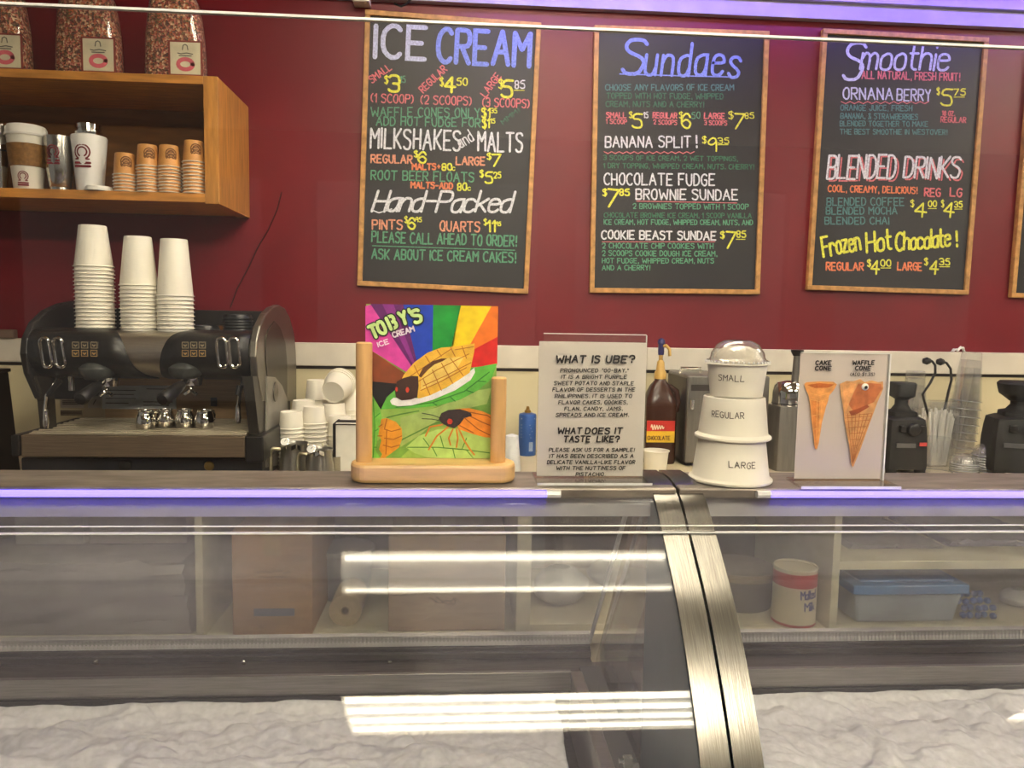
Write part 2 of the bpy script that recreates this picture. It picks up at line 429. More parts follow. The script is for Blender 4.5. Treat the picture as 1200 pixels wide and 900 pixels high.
def case(side, x0, x1, label):
    """x0..x1 along the counter; the steel side strip stands at the join"""
    c = thing('display_freezer', label, 'display case', ((x0 + x1) / 2, 1.1, 0))
    k = dict(parent=c, world=True)
    js = x1 if side < 0 else x0
    sg = -1 if side < 0 else 1                     # direction from the join into the case
    MB().box(x0, x1, 1.060, 1.176, TOPZ - .016, TOPZ).build('steel_top', steel_top, bevel=.003, **k)
    MB().box(x0, x1, 1.075, 1.165, TOPZ - .045, TOPZ - .017).build('lamp_housing', mat('pale_lamp_housing', (186, 182, 184), .35, 0, .04, 20), **k)
    gx0, gx1 = (x0, js - SW * .2) if side < 0 else (js + SW * .2, x1)
    m = MB(); sheet(m, GL, -.006, -.001, gx0, gx1); m.build('curved_glass', curved, smooth=True, **k)
    m = MB(); a, b = sorted((js, js + sg * SW)); sheet(m, CURVE, .0002, .0030, a, b); m.build('side_strip', steel_y, smooth=True, **k)
    # end panel: dark at the front, clear towards the back
    a, b = sorted((js + sg * SW * .96, js + sg * (SW * .96 - .006)))
    fr = [p for p in CURVE if p[0] <= 1.09 and p[1] > .70]
    m = MB(); m.prism([(a, y, z) for y, z in offs(fr, -.008)] + [(a, .80, .70), (a, 1.085, .70)], (b - a, 0, 0)); m.build('end_panel', teal, **k)
    m = MB(); m.prism([(a, 1.087, .70), (a, 1.087, TOPZ - .05), (a, 1.165, TOPZ - .05), (a, 1.46, W(690, 772, 1.46).z), (a, 1.46, .70)], (b - a, 0, 0)); m.build('clear_end_panel', doorglass, **k)
    # sloping rear doors
    y0_, z0_ = 1.16, TOPZ - .05; y1_, z1_ = 1.463, W(300, 757, 1.463).z
    ex = js + sg * (SW + .012)
    gx0, gx1 = (x0, ex) if side < 0 else (ex, x1)
    m = MB(); m.prism([(gx0, y0_, z0_), (gx0, y1_, z1_), (gx0, y1_ + .005, z1_), (gx0, y0_ + .005, z0_)], (gx1 - gx0, 0, 0)); m.build('rear_door', doorglass, **k)
    m = MB(); m.tube([(ex, y0_, z0_), (ex, y1_, z1_)], .004, 6); m.build('door_edge', plexi_edge, **k)
    # rear track and rim
    zt0, zt1 = W(300, 758, 1.465).z, W(300, 746, 1.465).z
    m = MB(); m.box(gx0, gx1, 1.458, 1.475, zt0, zt1)
    n = int((gx1 - gx0) / .0075)
    for i in range(n):
        xx = gx0 + (i + .5) * .0075; m.box(xx - .0016, xx + .0016, 1.4545, 1.458, zt0 + .002, zt1 - .002)
    m.build('door_track', mat('pale_plastic_track', (196, 190, 188), .25, 0, .04, 20), **k)
    m = MB(); m.box(gx0, gx1, 1.45, 1.49, W(300, 768, 1.45).z, zt0); m.box(gx0, gx1, 1.44, 1.49, W(300, 776, 1.44).z, W(300, 769, 1.44).z); m.build('track_base', mat('black_rail', (46, 42, 42), .35, 0, .1, 30, (.3, 8, 8)), bevel=.001, **k)
    zl = W(300, 780, 1.43).z
    m = MB(); m.box(gx0, gx1, 1.36, 1.49, zl - .03, zl); m.build('rear_ledge', steel_dk, bevel=.002, **k)
    wx = W(664, 860, 1.2).x if side < 0 else js + .03
    a, b = (x0, W(668, 800, 1.36).x) if side < 0 else (wx, x1)
    m = MB(); m.box(a, b, 1.352, 1.362, ZR, ZR2); m.build('rim_strip', alu, bevel=.001, **k)
    m = MB(); m.box(a, b, 1.345, 1.365, ZR - .012, ZR); m.build('seal', blackgap, **k)
    # body and well
    m = MB(); m.box(x0, x1, .74, 1.49, .08, .66).box(x0, x1, 1.40, 1.49, .66, zl - .03).box(x0, x1, .705, .75, .08, .70); m.build('body', steel_dk, **k)
    if side < 0:
        xa_ = W(668, 800, 1.36).x
        m = MB(); m.box(xa_, xa_ + .022, .82, 1.36, .68, ZR2 - .002); m.build('well_side', alu, bevel=.002, **k)
        m = MB(); m.box(xa_ + .023, js - SW - .003, .82, 1.40, .68, ZR2 - .012); m.build('side_channel', dark_case, **k)
        # small latch
        m = MB(); p = W(858, 882, 1.0); q = W(732, 882, 1.0); m.tube([(q.x - .012, .98, q.z), (q.x + .012, .98, q.z)], .004, 8).box(q.x - .006, q.x + .006, .975, .985, q.z - .008, q.z + .006); m.build('latch', chrome, **k)
    # violet lamp
    lx0, lx1 = (x0 + .02, W(641, 580, 1.045).x) if side < 0 else (W(905, 580, 1.045).x, x1 - .02)
    zz = W(300, 578.5, 1.052).z
    m = MB(); m.tube([(lx0, 1.052, zz), (lx1, 1.052, zz)], .0048, 8)
    l = m.build('lamp_tube', emis('violet_lamp', (98, 86, 255), LED_TUBE), **k)
    m = MB(); e = lx1 if side < 0 else lx0; m.tube([(e, 1.052, zz), (e - sg * .02, 1.052, zz)], .0055, 8); m.build('lamp_cap', plexi_edge, parent=l, world=True)
    # frost screws
    for px in ((115, 287, 457) if side < 0 else (1005, 1035)):
        p = W(px, 774, 1.44)
        MB().lathe([(0, 0), (.005, 0), (.005, .003), (.002, .005), (0, .005)], 8, Matrix.Translation((p.x, 1.434, p.z)) @ Matrix.Rotation(pi / 2, 4, 'X')).build('screw', chrome, **k)
    return c
case(-1, -1.5, GAP0, 'curved glass ice cream display freezer on the left, under the rainbow sign and paper sign')
case(1, GAP1, 2.3, 'curved glass ice cream display freezer on the right, under the cups and cone sign')

# frost
frost_m = mat('frost', (208, 204, 205), .75, 0, .06, 75, (1, 1, 1), 1.0, spec=.3)
def frost(x0, x1, name, label, seed):
    def fn(u, v):
        x = x0 + (x1 - x0) * u; y = 1.352 - .52 * v
        p = Vector((x * 3.2 + seed, y * 6.5, seed * .37))
        a = noise.noise(p); b = noise.noise(p * 2.7); c = noise.noise(p * 8); d = noise.noise(p * 19)
        rid = 1 - abs(noise.noise(p * 1.4 + Vector((5, 2, 1)))) * 2
        cell = noise.voronoi(Vector((x * 12 + .7 * b, y * 15 + .8 * a, seed)))[0][0]
        lump = max(0.0, 1 - (cell / .62) ** 2); c2 = noise.voronoi(Vector((x * 34 + b, y * 40 + a, seed + 3)))[0][0]
        z = ZR - .020 + .009 * a + .007 * b + .004 * c + .0018 * d + .017 * lump * (.5 + .6 * a + .5) + .004 * max(0.0, 1 - (c2 / .6) ** 2) + .0010 * noise.noise(p * 45)
        z -= .05 * v * v
        if v < .05: z = z * (v / .05) + (ZR - .004) * (1 - v / .05)
        return (x, y, min(z, ZR + .012))
    m = MB().grid(fn, 420, 130)
    o = m.build(name, frost_m, smooth=False, recalc=True)
    o.data.polygons.foreach_set('use_smooth', [True] * len(o.data.polygons))
    mod = o.modifiers.new('depth', 'SOLIDIFY'); mod.thickness = .03; mod.offset = -1
    return tag(o, label, 'frost', kind='stuff')
frost(-1.45, W(664, 860, 1.2).x - .002, 'frost', 'lumpy white frost lining the well of the left display freezer', 3.1)
frost(GAP1 + SW + .006, 2.25, 'frost', 'grainy white frost lining the well of the right display freezer', 8.4)

GY = 1.003
# upright acrylic sheet in front of the counter
pz0 = W(600, 624, GY).z; pz1 = W(600, 29, GY).z
sg_ = thing('acrylic_sneeze_guard', 'large clear acrylic sheet standing upright along the front of the counter', 'screen', (0, GY, pz0))
MB().box(-1.2, 1.6, GY - .003, GY + .003, pz0 + .0005, pz1 - .003).build('sheet', plexi, sg_, world=True)
MB().box(-1.2, 1.6, GY - .0032, GY + .0032, pz1 - .003, pz1).build('top_edge', plexi_edge, sg_, world=True)
MB().box(-1.2, 1.6, GY - .0032, GY + .0032, pz0 - .0010, pz0 + .0005).build('bottom_edge', plexi_edge, sg_, world=True)
MB().box(-1.2, 1.6, GY - .006, GY - .0032, pz0 + .0098, pz0 + .0108).build('channel_lip', plexi_edge, sg_, world=True)
# brackets carrying it on the glass, at both ends beyond the frame
for x in (-1.1, 1.5):
    zc = max(z for y, z in CURVE if y <= GY + .004) + .0015
    MB().box(x - .02, x + .02, GY - .006, GY + .006, zc, pz0 - .001).build('bracket', plexi_edge, sg_, world=True)

# ------------------------------------------------------------------ ceiling fixtures seen as reflections, then added unseen ones for more light
def troffer(x0, x1, y0, y1, tubes, s, label):
    f = thing('ceiling_light', label, 'ceiling light', ((x0 + x1) / 2, (y0 + y1) / 2, 2.8))
    m = MB()
    for a in ((x0 - .03, x1 + .03, y0 - .03, y0), (x0 - .03, x1 + .03, y1, y1 + .03), (x0 - .03, x0, y0, y1), (x1, x1 + .03, y0, y1)): m.box(*a, 2.735, 2.80)
    m.build('housing', mat('white_enamel', (225, 220, 208), .4), f, world=True)
    MB().box(x0, x1, y0, y1, 2.785, 2.795).build('reflector', mat('lit_reflector', (235, 230, 218), .5, emit=(255, 246, 226), estr=.9 if tubes < 3 else 2.2), f, world=True) if tubes < 3 else MB().box(x0, x1, y0, y1, 2.785, 2.795).build('reflector', mat('lit_reflector_four', (235, 230, 218), .5, emit=(255, 246, 226), estr=1.7), f, world=True)
    for i in range(tubes):
        y = y0 + (y1 - y0) * ((i + .5) / tubes if tubes > 2 else (.1 + .8 * i))
        MB().tube([(x0 + .01, y, 2.76), (x1 - .01, y, 2.76)], .017 if tubes < 3 else .028, 10).build('tube', emis('warm_tube_%d' % tubes, (255, 246, 226), s), f, world=True)
troffer(-.38, .88, .50, .88, 2, TUBE_A, 'two tube fluorescent fixture on the ceiling above the display case')
troffer(-.45, 1.10, -1.37, -.74, 4, TUBE_B, 'four tube fluorescent fixture on the ceiling over the customer side')

troffer(2.56, 3.76, -1.37, -.74, 4, TUBE_C, 'four tube fluorescent fixture on the ceiling right of the frame, over the customer side')
troffer(2.56, 3.76, .50, .88, 2, TUBE_C, 'two tube fluorescent fixture on the ceiling right of the frame, above the display case')  # added out of view to light the right side

troffer(-.40, .92, 1.62, 2.0, 2, TUBE_C, 'two tube fluorescent fixture on the ceiling above the gap behind the display case')  # added out of view to brighten the back wall and counter
troffer(2.40, 3.60, 1.62, 2.0, 2, TUBE_C, 'two tube fluorescent fixture on the ceiling right of the frame, above the back counter')  # added out of view, more light on the right of the back wall

# violet LED strip above the menu boards
ls = thing('led_strip_light', 'violet LED strip light along the wall above the menu boards', 'strip light', (1.1, 2.6, 2.64))
MB().box(.0, 2.6, 2.50, 2.53, 2.61, 2.65).build('channel', alu, ls, world=True)
MB().box(.0, 2.6, 2.531, 2.537, 2.615, 2.645).build('diffuser', emis('violet_strip', (140, 110, 255), LED_STRIP), ls, world=True)

# ------------------------------------------------------------------ menu boards
CHALK = {k: mat('chalk_' + k, v, .9, 0, .16, 160) for k, v in dict(white=(222, 222, 232), lilac=(198, 202, 234), blue=(136, 152, 228), green=(92, 150, 118), dgreen=(66, 112, 88), pink=(214, 116, 122), orange=(236, 130, 92), peach=(222, 150, 122), yellow=(232, 226, 84), teal=(86, 128, 128)).items()}  # lilac and blue have the violet strip's cast on the titles painted in
def menu_board(corners, ang, label, texts, crop, lines=(), blank=False, parts=True):
    P = [W(x, y, 2.735) for x, y in corners]
    c = (P[0] + P[1] + P[2] + P[3]) / 4
    wd = ((P[1] - P[0]).length + (P[2] - P[3]).length) / 2; ht = ((P[3] - P[0]).length + (P[2] - P[1]).length) / 2
    t = thing('menu_board', label, 'menu board', (c.x, WALL - .001, c.z))
    t.rotation_euler = (0, -radians(ang), 0)
    fw = .017
    MB().box(-wd / 2 + fw * .6, wd / 2 - fw * .6, -.012, -.002, -ht / 2 + fw * .6, ht / 2 - fw * .6).build('board', slate, t)
    fm = MB()
    for a in ((-wd / 2, wd / 2, ht / 2 - fw, ht / 2), (-wd / 2, wd / 2, -ht / 2, -ht / 2 + fw), (-wd / 2, -wd / 2 + fw, -ht / 2 + fw, ht / 2 - fw), (wd / 2 - fw, wd / 2, -ht / 2 + fw, ht / 2 - fw)):
        fm.box(a[0], a[1], -.022, 0, a[2], a[3])
    fm.build('frame', pine, t, bevel=.002)
    bpy.context.view_layer.update()
    inv = Matrix.Translation(t.location) @ Matrix.Rotation(-radians(ang), 4, 'Y'); inv = inv.inverted()
    cx0, cy0, cs = crop
    def mp(u, v):
        q = inv @ W(cx0 + u / cs, cy0 + v / cs, 2.7365)
        return Vector((q.x, -.0131, q.z))
    by = []
    for (s, xa, ya, xb, yb, h, col, wid, *o) in texts:
        m = MB(); by.append((col, m)); m.strokes = len(by) % 3
        place_text(m, s, (xa, ya), (xb, yb), h, wid, mp, **(o[0] if o else {}))
    for (col, wid, pts) in lines:
        m = MB(); by.append((col, m)); m.ribbon([pts], wid, mp)
    for col, m in by:
        o = m.build('chalk_lettering', CHALK[col], t, recalc=False); o.location.y = -.0006 if col == 'white' else -.0003 if col == 'yellow' else 0
        o['label'] = {'dgreen': 'green', 'lilac': 'violet-lit pale lilac', 'teal': 'blue-green', 'peach': 'peach'}.get(col, col) + ' chalk lettering'
    return t
sl = dict(slant=.12)
menu_board([(430, 12), (634, 27), (619, 344), (417, 335)], -1.7, 'framed blackboard menu of ice cream, milkshakes and hand-packed prices', [
 ('ICE', 78, 150, 232, 158, 98, 'lilac', 15), ('CREAM', 272, 162, 556, 178, 102, 'blue', 15),
 ('SMALL', 70, 232, 130, 188, 22, 'pink', 4), ('$', 108, 232, 118, 232, 22, 'yellow', 4), ('3', 120, 256, 152, 258, 50, 'yellow', 8), ('15', 157, 230, 172, 230, 20, 'green', 3),
 ('REGULAR', 228, 262, 302, 192, 22, 'pink', 4), ('$', 280, 240, 290, 240, 24, 'yellow', 4), ('4', 294, 260, 326, 262, 46, 'yellow', 8), ('50', 332, 238, 364, 238, 22, 'yellow', 4),
 ('LARGE', 422, 276, 470, 212, 22, 'pink', 4), ('$', 462, 248, 474, 248, 26, 'yellow', 4), ('5', 470, 274, 502, 276, 52, 'yellow', 8), ('85', 510, 248, 542, 248, 24, 'white', 4),
 ('(1 SCOOP)', 66, 290, 196, 294, 26, 'pink', 4), ('(2 SCOOPS)', 220, 296, 376, 300, 26, 'pink', 4), ('(3 SCOOPS)', 412, 304, 556, 308, 26, 'pink', 4),
 ('WAFFLE CONES ONLY', 66, 334, 402, 338, 28, 'green', 4), ("$1", 410, 338, 434, 338, 28, 'yellow', 5), ('35', 438, 324, 456, 324, 14, 'yellow', 3),
 ('ADD HOT FUDGE FOR', 82, 362, 404, 368, 26, 'green', 4), ("$1", 412, 370, 432, 370, 28, 'yellow', 5), ('15', 436, 356, 450, 356, 14, 'yellow', 3), ('MMM!', 476, 360, 528, 320, 14, 'dgreen', 3),
 ('MILKSHAKES', 64, 432, 342, 440, 60, 'white', 6.5, dict(gap=2.3)), ('and', 346, 434, 386, 408, 38, 'white', 4), ('MALTS', 398, 442, 534, 444, 58, 'white', 6.5, dict(gap=2.2)),
 ('REGULAR', 66, 478, 192, 480, 24, 'peach', 5), ('$', 200, 460, 210, 460, 18, 'yellow', 4), ('6', 212, 480, 236, 480, 34, 'yellow', 6), ('LARGE', 330, 484, 418, 486, 24, 'peach', 5), ('$', 426, 468, 438, 468, 18, 'yellow', 4), ('7', 442, 490, 468, 490, 36, 'yellow', 6),
 ('MALTS+', 194, 500, 280, 500, 18, 'orange', 5), ('80', 284, 502, 316, 502, 20, 'yellow', 5), ('c', 318, 502, 326, 502, 16, 'yellow', 3),
 ('ROOT BEER FLOATS', 66, 530, 384, 538, 28, 'green', 4.5), ('$', 404, 522, 414, 522, 20, 'yellow', 4), ('5', 420, 542, 442, 542, 34, 'yellow', 6), ('25', 446, 526, 468, 526, 18, 'yellow', 4),
 ('MALTS-ADD', 190, 556, 318, 560, 18, 'orange', 5), ('80', 332, 564, 362, 564, 22, 'yellow', 5), ('c', 366, 564, 374, 564, 16, 'yellow', 3),
 ('Hand-Packed', 68, 628, 496, 632, 64, 'white', 8, dict(gap=.9, slant=.3)),
 ('PINTS', 70, 684, 162, 686, 28, 'peach', 5), ('$', 170, 664, 178, 664, 18, 'yellow', 3), ('6', 180, 684, 202, 684, 34, 'yellow', 6), ('95', 204, 662, 222, 662, 14, 'yellow', 3), ('QUARTS', 280, 690, 402, 692, 30, 'peach', 5), ('$', 416, 672, 424, 672, 18, 'yellow', 3), ('11', 428, 692, 450, 692, 34, 'yellow', 6), ('95', 454, 674, 468, 674, 12, 'yellow', 3),
 ('PLEASE CALL AHEAD TO ORDER!', 68, 724, 516, 738, 32, 'green', 5), ('ASK ABOUT ICE CREAM CAKES!', 68, 776, 514, 788, 30, 'green', 5)],
 (410, 10, 2.648), [('green', 3, [(70, 736), (512, 750)]), ('white', 4, [(70, 626), (90, 634), (130, 622)]), ('yellow', 2.5, [(510, 254), (542, 254)])])
menu_board([(698, 32), (903, 35), (888, 345), (689, 343)], .5, 'framed blackboard menu of sundaes, banana split and cookie sundae', [
 ('S', 132, 182, 196, 184, 110, 'blue', 12, dict(slant=.15)), ('undaes', 204, 186, 506, 190, 104, 'blue', 10, dict(slant=.18)),
 ('CHOOSE ANY FLAVORS OF ICE CREAM', 80, 234, 490, 234, 18, 'teal', 3.6), ('TOPPED WITH HOT FUDGE, WHIPPED', 84, 260, 456, 262, 17, 'dgreen', 3.4), ('CREAM, NUTS AND A CHERRY!', 82, 286, 394, 288, 17, 'dgreen', 3.4),
 ('SMALL', 84, 322, 146, 322, 17, 'pink', 4), ('1 SCOOP', 82, 340, 148, 342, 14, 'pink', 3), ('$', 156, 322, 166, 322, 18, 'yellow', 3), ('5', 166, 352, 196, 354, 44, 'yellow', 6), ('15', 202, 322, 216, 322, 18, 'white', 3),
 ('REGULAR', 232, 322, 308, 324, 17, 'pink', 4), ('2 SCOOPS', 234, 342, 308, 344, 14, 'pink', 3), ('$', 316, 322, 326, 322, 18, 'yellow', 3), ('6', 324, 354, 352, 354, 46, 'yellow', 6), ('50', 356, 324, 382, 324, 20, 'green', 3),
 ('LARGE', 396, 324, 460, 326, 18, 'pink', 4), ('3 SCOOPS', 396, 344, 468, 346, 14, 'pink', 3), ('$', 474, 324, 488, 324, 22, 'yellow', 3), ('7', 490, 356, 520, 358, 48, 'yellow', 6), ('85', 524, 324, 554, 324, 18, 'yellow', 3),
 ('BANANA SPLIT', 80, 416, 352, 416, 34, 'white', 5), ('!', 366, 418, 372, 418, 38, 'white', 6), ('$', 390, 402, 402, 402, 20, 'yellow', 3), ('9', 408, 430, 434, 430, 42, 'yellow', 5), ('35', 440, 404, 474, 404, 18, 'yellow', 3),
 ('3 SCOOPS OF ICE CREAM, 2 WET TOPPINGS,', 74, 456, 502, 460, 14, 'dgreen', 3.2), ('1 DRY TOPPING, WHIPPED CREAM, NUTS, CHERRY!', 74, 482, 554, 486, 15, 'dgreen', 3.2),
 ('CHOCOLATE FUDGE', 76, 536, 428, 538, 36, 'white', 5), ('$', 72, 570, 84, 570, 20, 'yellow', 4), ('7', 84, 606, 118, 610, 56, 'yellow', 7), ('85', 124, 570, 156, 570, 20, 'yellow', 5),
 ('BROWNIE SUNDAE', 178, 582, 502, 584, 32, 'white', 5),
 ('2 BROWNIES TOPPED WITH 1 SCOOP', 168, 612, 536, 614, 16, 'green', 3.2), ('CHOCOLATE BROWNIE ICE CREAM, 1 SCOOP VANILLA', 76, 640, 546, 642, 15, 'dgreen', 3.2), ('ICE CREAM, HOT FUDGE, WHIPPED CREAM, NUTS, AND', 76, 662, 550, 664, 15, 'green', 3.2),
 ('COOKIE BEAST SUNDAE', 68, 708, 432, 712, 26, 'white', 5), ('$', 448, 706, 460, 706, 20, 'yellow', 4), ('7', 464, 738, 494, 740, 52, 'yellow', 6), ('85', 498, 704, 528, 704, 20, 'yellow', 4),
 ('2 CHOCOLATE CHIP COOKIES WITH', 70, 738, 424, 740, 16, 'green', 3.2), ('2 SCOOPS COOKIE DOUGH ICE CREAM,', 70, 762, 436, 764, 16, 'green', 3.2), ('HOT FUDGE, WHIPPED CREAM, NUTS', 70, 786, 426, 786, 15, 'green', 3.2), ('AND A CHERRY!', 70, 808, 222, 808, 15, 'green', 3.2)],
 (680, 20, 2.726), [('pink', 3, [(76 + 12 * i, 432 + (4 if i % 2 else -2)) for i in range(25)]), ('blue', 4, [(126, 182), (330, 188), (500, 192)]), ('pink', 2.5, [(180, 588), (500, 594)]), ('pink', 2.5, [(70, 718), (430, 718)]), ('yellow', 2.5, [(440, 408), (472, 408)]), ('yellow', 2.5, [(498, 710), (526, 710)])])
menu_board([(966, 37), (1160, 42), (1132, 345), (943, 340)], -.6, 'framed blackboard menu of smoothies, blended drinks and frozen hot chocolate', [
 ('S', 156, 200, 214, 198, 116, 'lilac', 10, dict(slant=.25)), ('moothie', 212, 168, 492, 170, 82, 'lilac', 8, dict(slant=.2, gap=1.3)),
 ('ALL NATURAL, FRESH FRUIT!', 218, 196, 530, 204, 24, 'pink', 4),
 ('ORNANA', 158, 262, 316, 264, 36, 'lilac', 5), ('BERRY', 330, 266, 436, 268, 36, 'lilac', 5), ('$', 458, 248, 466, 248, 20, 'yellow', 4), ('5', 470, 282, 504, 284, 52, 'yellow', 6), ('75', 512, 250, 548, 250, 20, 'yellow', 4),
 ('ORANGE JUICE, FRESH', 150, 298, 378, 300, 17, 'teal', 3.4), ('BANANA, & STRAWBERRIES', 150, 324, 396, 328, 17, 'teal', 3.4), ('BLENDED TOGETHER TO MAKE', 148, 348, 428, 350, 16, 'teal', 3.2), ('THE BEST SMOOTHIE IN WESTOVER!', 148, 374, 490, 376, 16, 'teal', 3.2),
 ('16 OZ.', 474, 314, 514, 316, 14, 'pink', 3.4), ('REGULAR', 470, 336, 550, 338, 17, 'pink', 3.4),
 ('BLENDED', 106, 516, 322, 516, 74, 'white', 7, dict(slant=.18, gap=1.4)), ('BLENDED', 114, 522, 330, 522, 74, 'pink', 5, dict(slant=.18, gap=1.4)), ('DRINKS', 350, 514, 528, 514, 66, 'white', 7, dict(slant=.18, gap=1.4)), ('DRINKS', 358, 520, 536, 520, 66, 'pink', 5, dict(slant=.18, gap=1.4)),
 ('COOL, CREAMY, DELICIOUS!', 110, 558, 394, 564, 20, 'orange', 4), ('REG', 418, 572, 468, 574, 25, 'pink', 5), ('LG', 500, 572, 536, 574, 26, 'pink', 5),
 ('BLENDED COFFEE', 106, 602, 352, 602, 24, 'teal', 4), ('BLENDED MOCHA', 104, 630, 330, 630, 22, 'teal', 4), ('BLENDED CHAI', 100, 662, 304, 662, 22, 'teal', 4),
 ('$', 374, 606, 384, 606, 20, 'yellow', 3), ('4', 386, 636, 422, 640, 44, 'yellow', 6), ('00', 430, 606, 456, 606, 18, 'yellow', 4), ('$', 472, 606, 480, 606, 20, 'yellow', 3), ('4', 478, 638, 510, 642, 46, 'yellow', 6), ('35', 514, 608, 538, 608, 18, 'yellow', 4),
 ('Frozen', 96, 768, 214, 742, 62, 'yellow', 8, dict(slant=.15, gap=1.4)), ('Hot', 234, 752, 312, 740, 62, 'yellow', 8, dict(slant=.15, gap=1.4)), ('Chocolate', 326, 746, 500, 732, 56, 'yellow', 8, dict(slant=.15, gap=1.2)), ('!', 512, 732, 522, 732, 48, 'yellow', 8),
 ('REGULAR', 104, 808, 222, 810, 24, 'orange', 5), ('$', 236, 796, 246, 796, 20, 'yellow', 4), ('4', 246, 820, 272, 822, 42, 'yellow', 6), ('00', 278, 796, 310, 796, 20, 'yellow', 4), ('LARGE', 332, 808, 408, 810, 24, 'orange', 5), ('$', 418, 792, 428, 792, 20, 'yellow', 4), ('4', 434, 820, 460, 822, 42, 'yellow', 6), ('35', 466, 792, 498, 792, 20, 'yellow', 4)],
 (930, 20, 2.7273), [('pink', 3, [(152 + 14 * i, 272 + (5 if i % 2 else -2)) for i in range(21)]), ('yellow', 2.5, [(512, 256), (546, 256)]), ('yellow', 2.5, [(430, 612), (456, 612)]), ('yellow', 2.5, [(514, 614), (538, 614)]), ('yellow', 2.5, [(278, 802), (310, 802)]), ('yellow', 2.5, [(466, 798), (498, 798)])])
menu_board([(1206, 60), (1400, 66), (1372, 356), (1186, 347)], -.6, 'framed blackboard at the right edge, only its pine frame edge showing', [], (0, 0, 1))

# cables and small junction box high on the wall
p = W(424, 1, WALL - .03)
jb = MB().box(p.x - .028, p.x + .028, WALL - .06, WALL, p.z - .012, p.z + .03).build('junction_box', trimw, bevel=.004); tag(jb, 'small white box on the wall above the ice cream menu', 'box')
m = MB(); m.tube([W(482, -2, WALL - .036), W(477, 4, WALL - .036), W(470, 7.5, WALL - .036), W(462, 4, WALL - .036)], .004, 6)
tag(m.build('cable', black), 'short black cable at the wall trim above the ice cream menu', 'cable')
m = MB(); m.tube([W(x, y, WALL - .004) for x, y in ((330, 225), (325, 245), (314, 270), (302, 290), (292, 312), (278, 338), (270, 360))], .0022, 6)
tag(m.build('cable', mat('dark_red_cable', (52, 8, 14), .5)), 'thin dark cable running down the red wall above the coffee machine', 'cable')

# ------------------------------------------------------------------ rainbow sign on its wooden stand
SY = 1.115
def flat(col):  # paint on the picture
    return mat('paint_%d_%d_%d' % col, col, .45, 0, .09, 60)
x0, x1 = W(408, 560, SY - .03).x, W(605, 560, SY - .03).x
st = thing('sign_stand', 'pale beech stand with two round posts holding the rainbow sign', 'stand', ((x0 + x1) / 2, SY, TOPZ))
r = .026; pts = []
for k in range(24):
    a = 2 * pi * k / 24 + pi / 24
    cx = (x1 - r) if cos(a) > 0 else (x0 + r)
    pts.append((cx + r * cos(a), SY + .034 * sin(a), TOPZ + .0005))
bh = PX(22, SY)
MB().prism(pts, (0, 0, bh)).build('base', beech_h, st, world=True, bevel=.005)
for (pa, pb, pt, pbt) in ((416, 435, 401, 548), (574, 592, 442, 546)):
    c = W((pa + pb) / 2 + 1, (pt + pbt) / 2, SY - .008); h = W(c.x, pt, SY).z; h = W((pa + pb) / 2, pt, SY - .008).z - TOPZ - bh + .002
    rr = PX((pb - pa) / 2, SY)
    MB().lathe([(rr, 0), (rr, h - .002), (rr - .002, h)], 24, Matrix.Translation((c.x, SY - .006, TOPZ + bh - .002))).build('post', beech, st, world=True, smooth=True)
px0, px1 = W(430, 450, SY).x, W(582, 450, SY).x
pz0_, pz1_ = TOPZ + bh + .001, W(505, 357.5, SY).z
py_ = SY + .018
AC = (320, 340, 3.75)
def mpa(u, v, d=0.0):
    q = W(AC[0] + u / AC[2], AC[1] + v / AC[2], py_)
    return Vector((min(max(q.x, px0 - .001), px1 + .001), py_ - .0003 - d, min(max(q.z, pz0_), pz1_)))
px0, px1 = W(429, 450, py_).x, W(581.5, 450, py_).x; pz1_ = W(505, 357.5, py_).z
pic = thing('painted_sign', 'bright rainbow painted shop sign with a waffle taco and cicadas, standing in the wooden stand', 'sign', ((px0 + px1) / 2, py_, pz0_))
MB().box(px0, px1, py_, py_ + .006, pz0_, pz1_).build('panel', flat((150, 188, 84)), pic, world=True)
def art(name, polys, col, d):
    m = MB()
    for p in polys: m.poly([mpa(u, v, d) for u, v in p])
    return m.build(name, flat(col), pic, world=True, recalc=False)
def arts(name, lines, wid, col, d):
    m = MB(); m.ribbon(lines, wid, lambda u, v: mpa(u, v, d))
    return m.build(name, flat(col), pic, world=True, recalc=False)
ctr = (652, 400)
art('painted_rays', [[(395, 70), (440, 55), ctr, (436, 268), (395, 250)]], (214, 66, 164), .0002)
art('painted_rays', [[(428, 40), (572, 40), ctr]], (104, 26, 108), .0003)
art('painted_rays', [[(480, 40), (530, 40), ctr]], (140, 44, 140), .0004)
art('painted_rays', [[(572, 40), (704, 40), (700, 300), ctr]], (24, 66, 190), .0003)
art('painted_rays', [[(704, 40), (826, 40), (780, 300), (700, 300)]], (20, 148, 52), .0003)
art('painted_rays', [[(826, 40), (960, 40), (860, 250), (780, 260)]], (250, 210, 20), .0003)
art('painted_rays', [[(960, 40), (1010, 40), (1010, 205), (880, 262), (862, 246)]], (240, 120, 24), .0003)
art('painted_rays', [[(1010, 205), (1010, 328), (870, 340), (882, 260)]], (216, 30, 24), .0003)
art('painted_rays', [[(395, 245), (436, 268), (590, 372), (590, 420), (395, 400)]], (132, 62, 26), .0003)
art('painted_rays', [[(395, 398), (560, 412), (540, 440), (474, 524), (436, 470), (395, 440)]], (26, 22, 22), .0004)
art('painted_field', [[(395, 700), (600, 560), (700, 520), (950, 400), (1000, 380), (1000, 560), (700, 600), (560, 740), (395, 800)]], (116, 164, 68), .0002)
art('painted_field', [[(560, 560), (720, 515), (900, 440), (960, 430), (940, 500), (760, 540), (640, 640), (560, 690)]], (164, 190, 104), .00035)
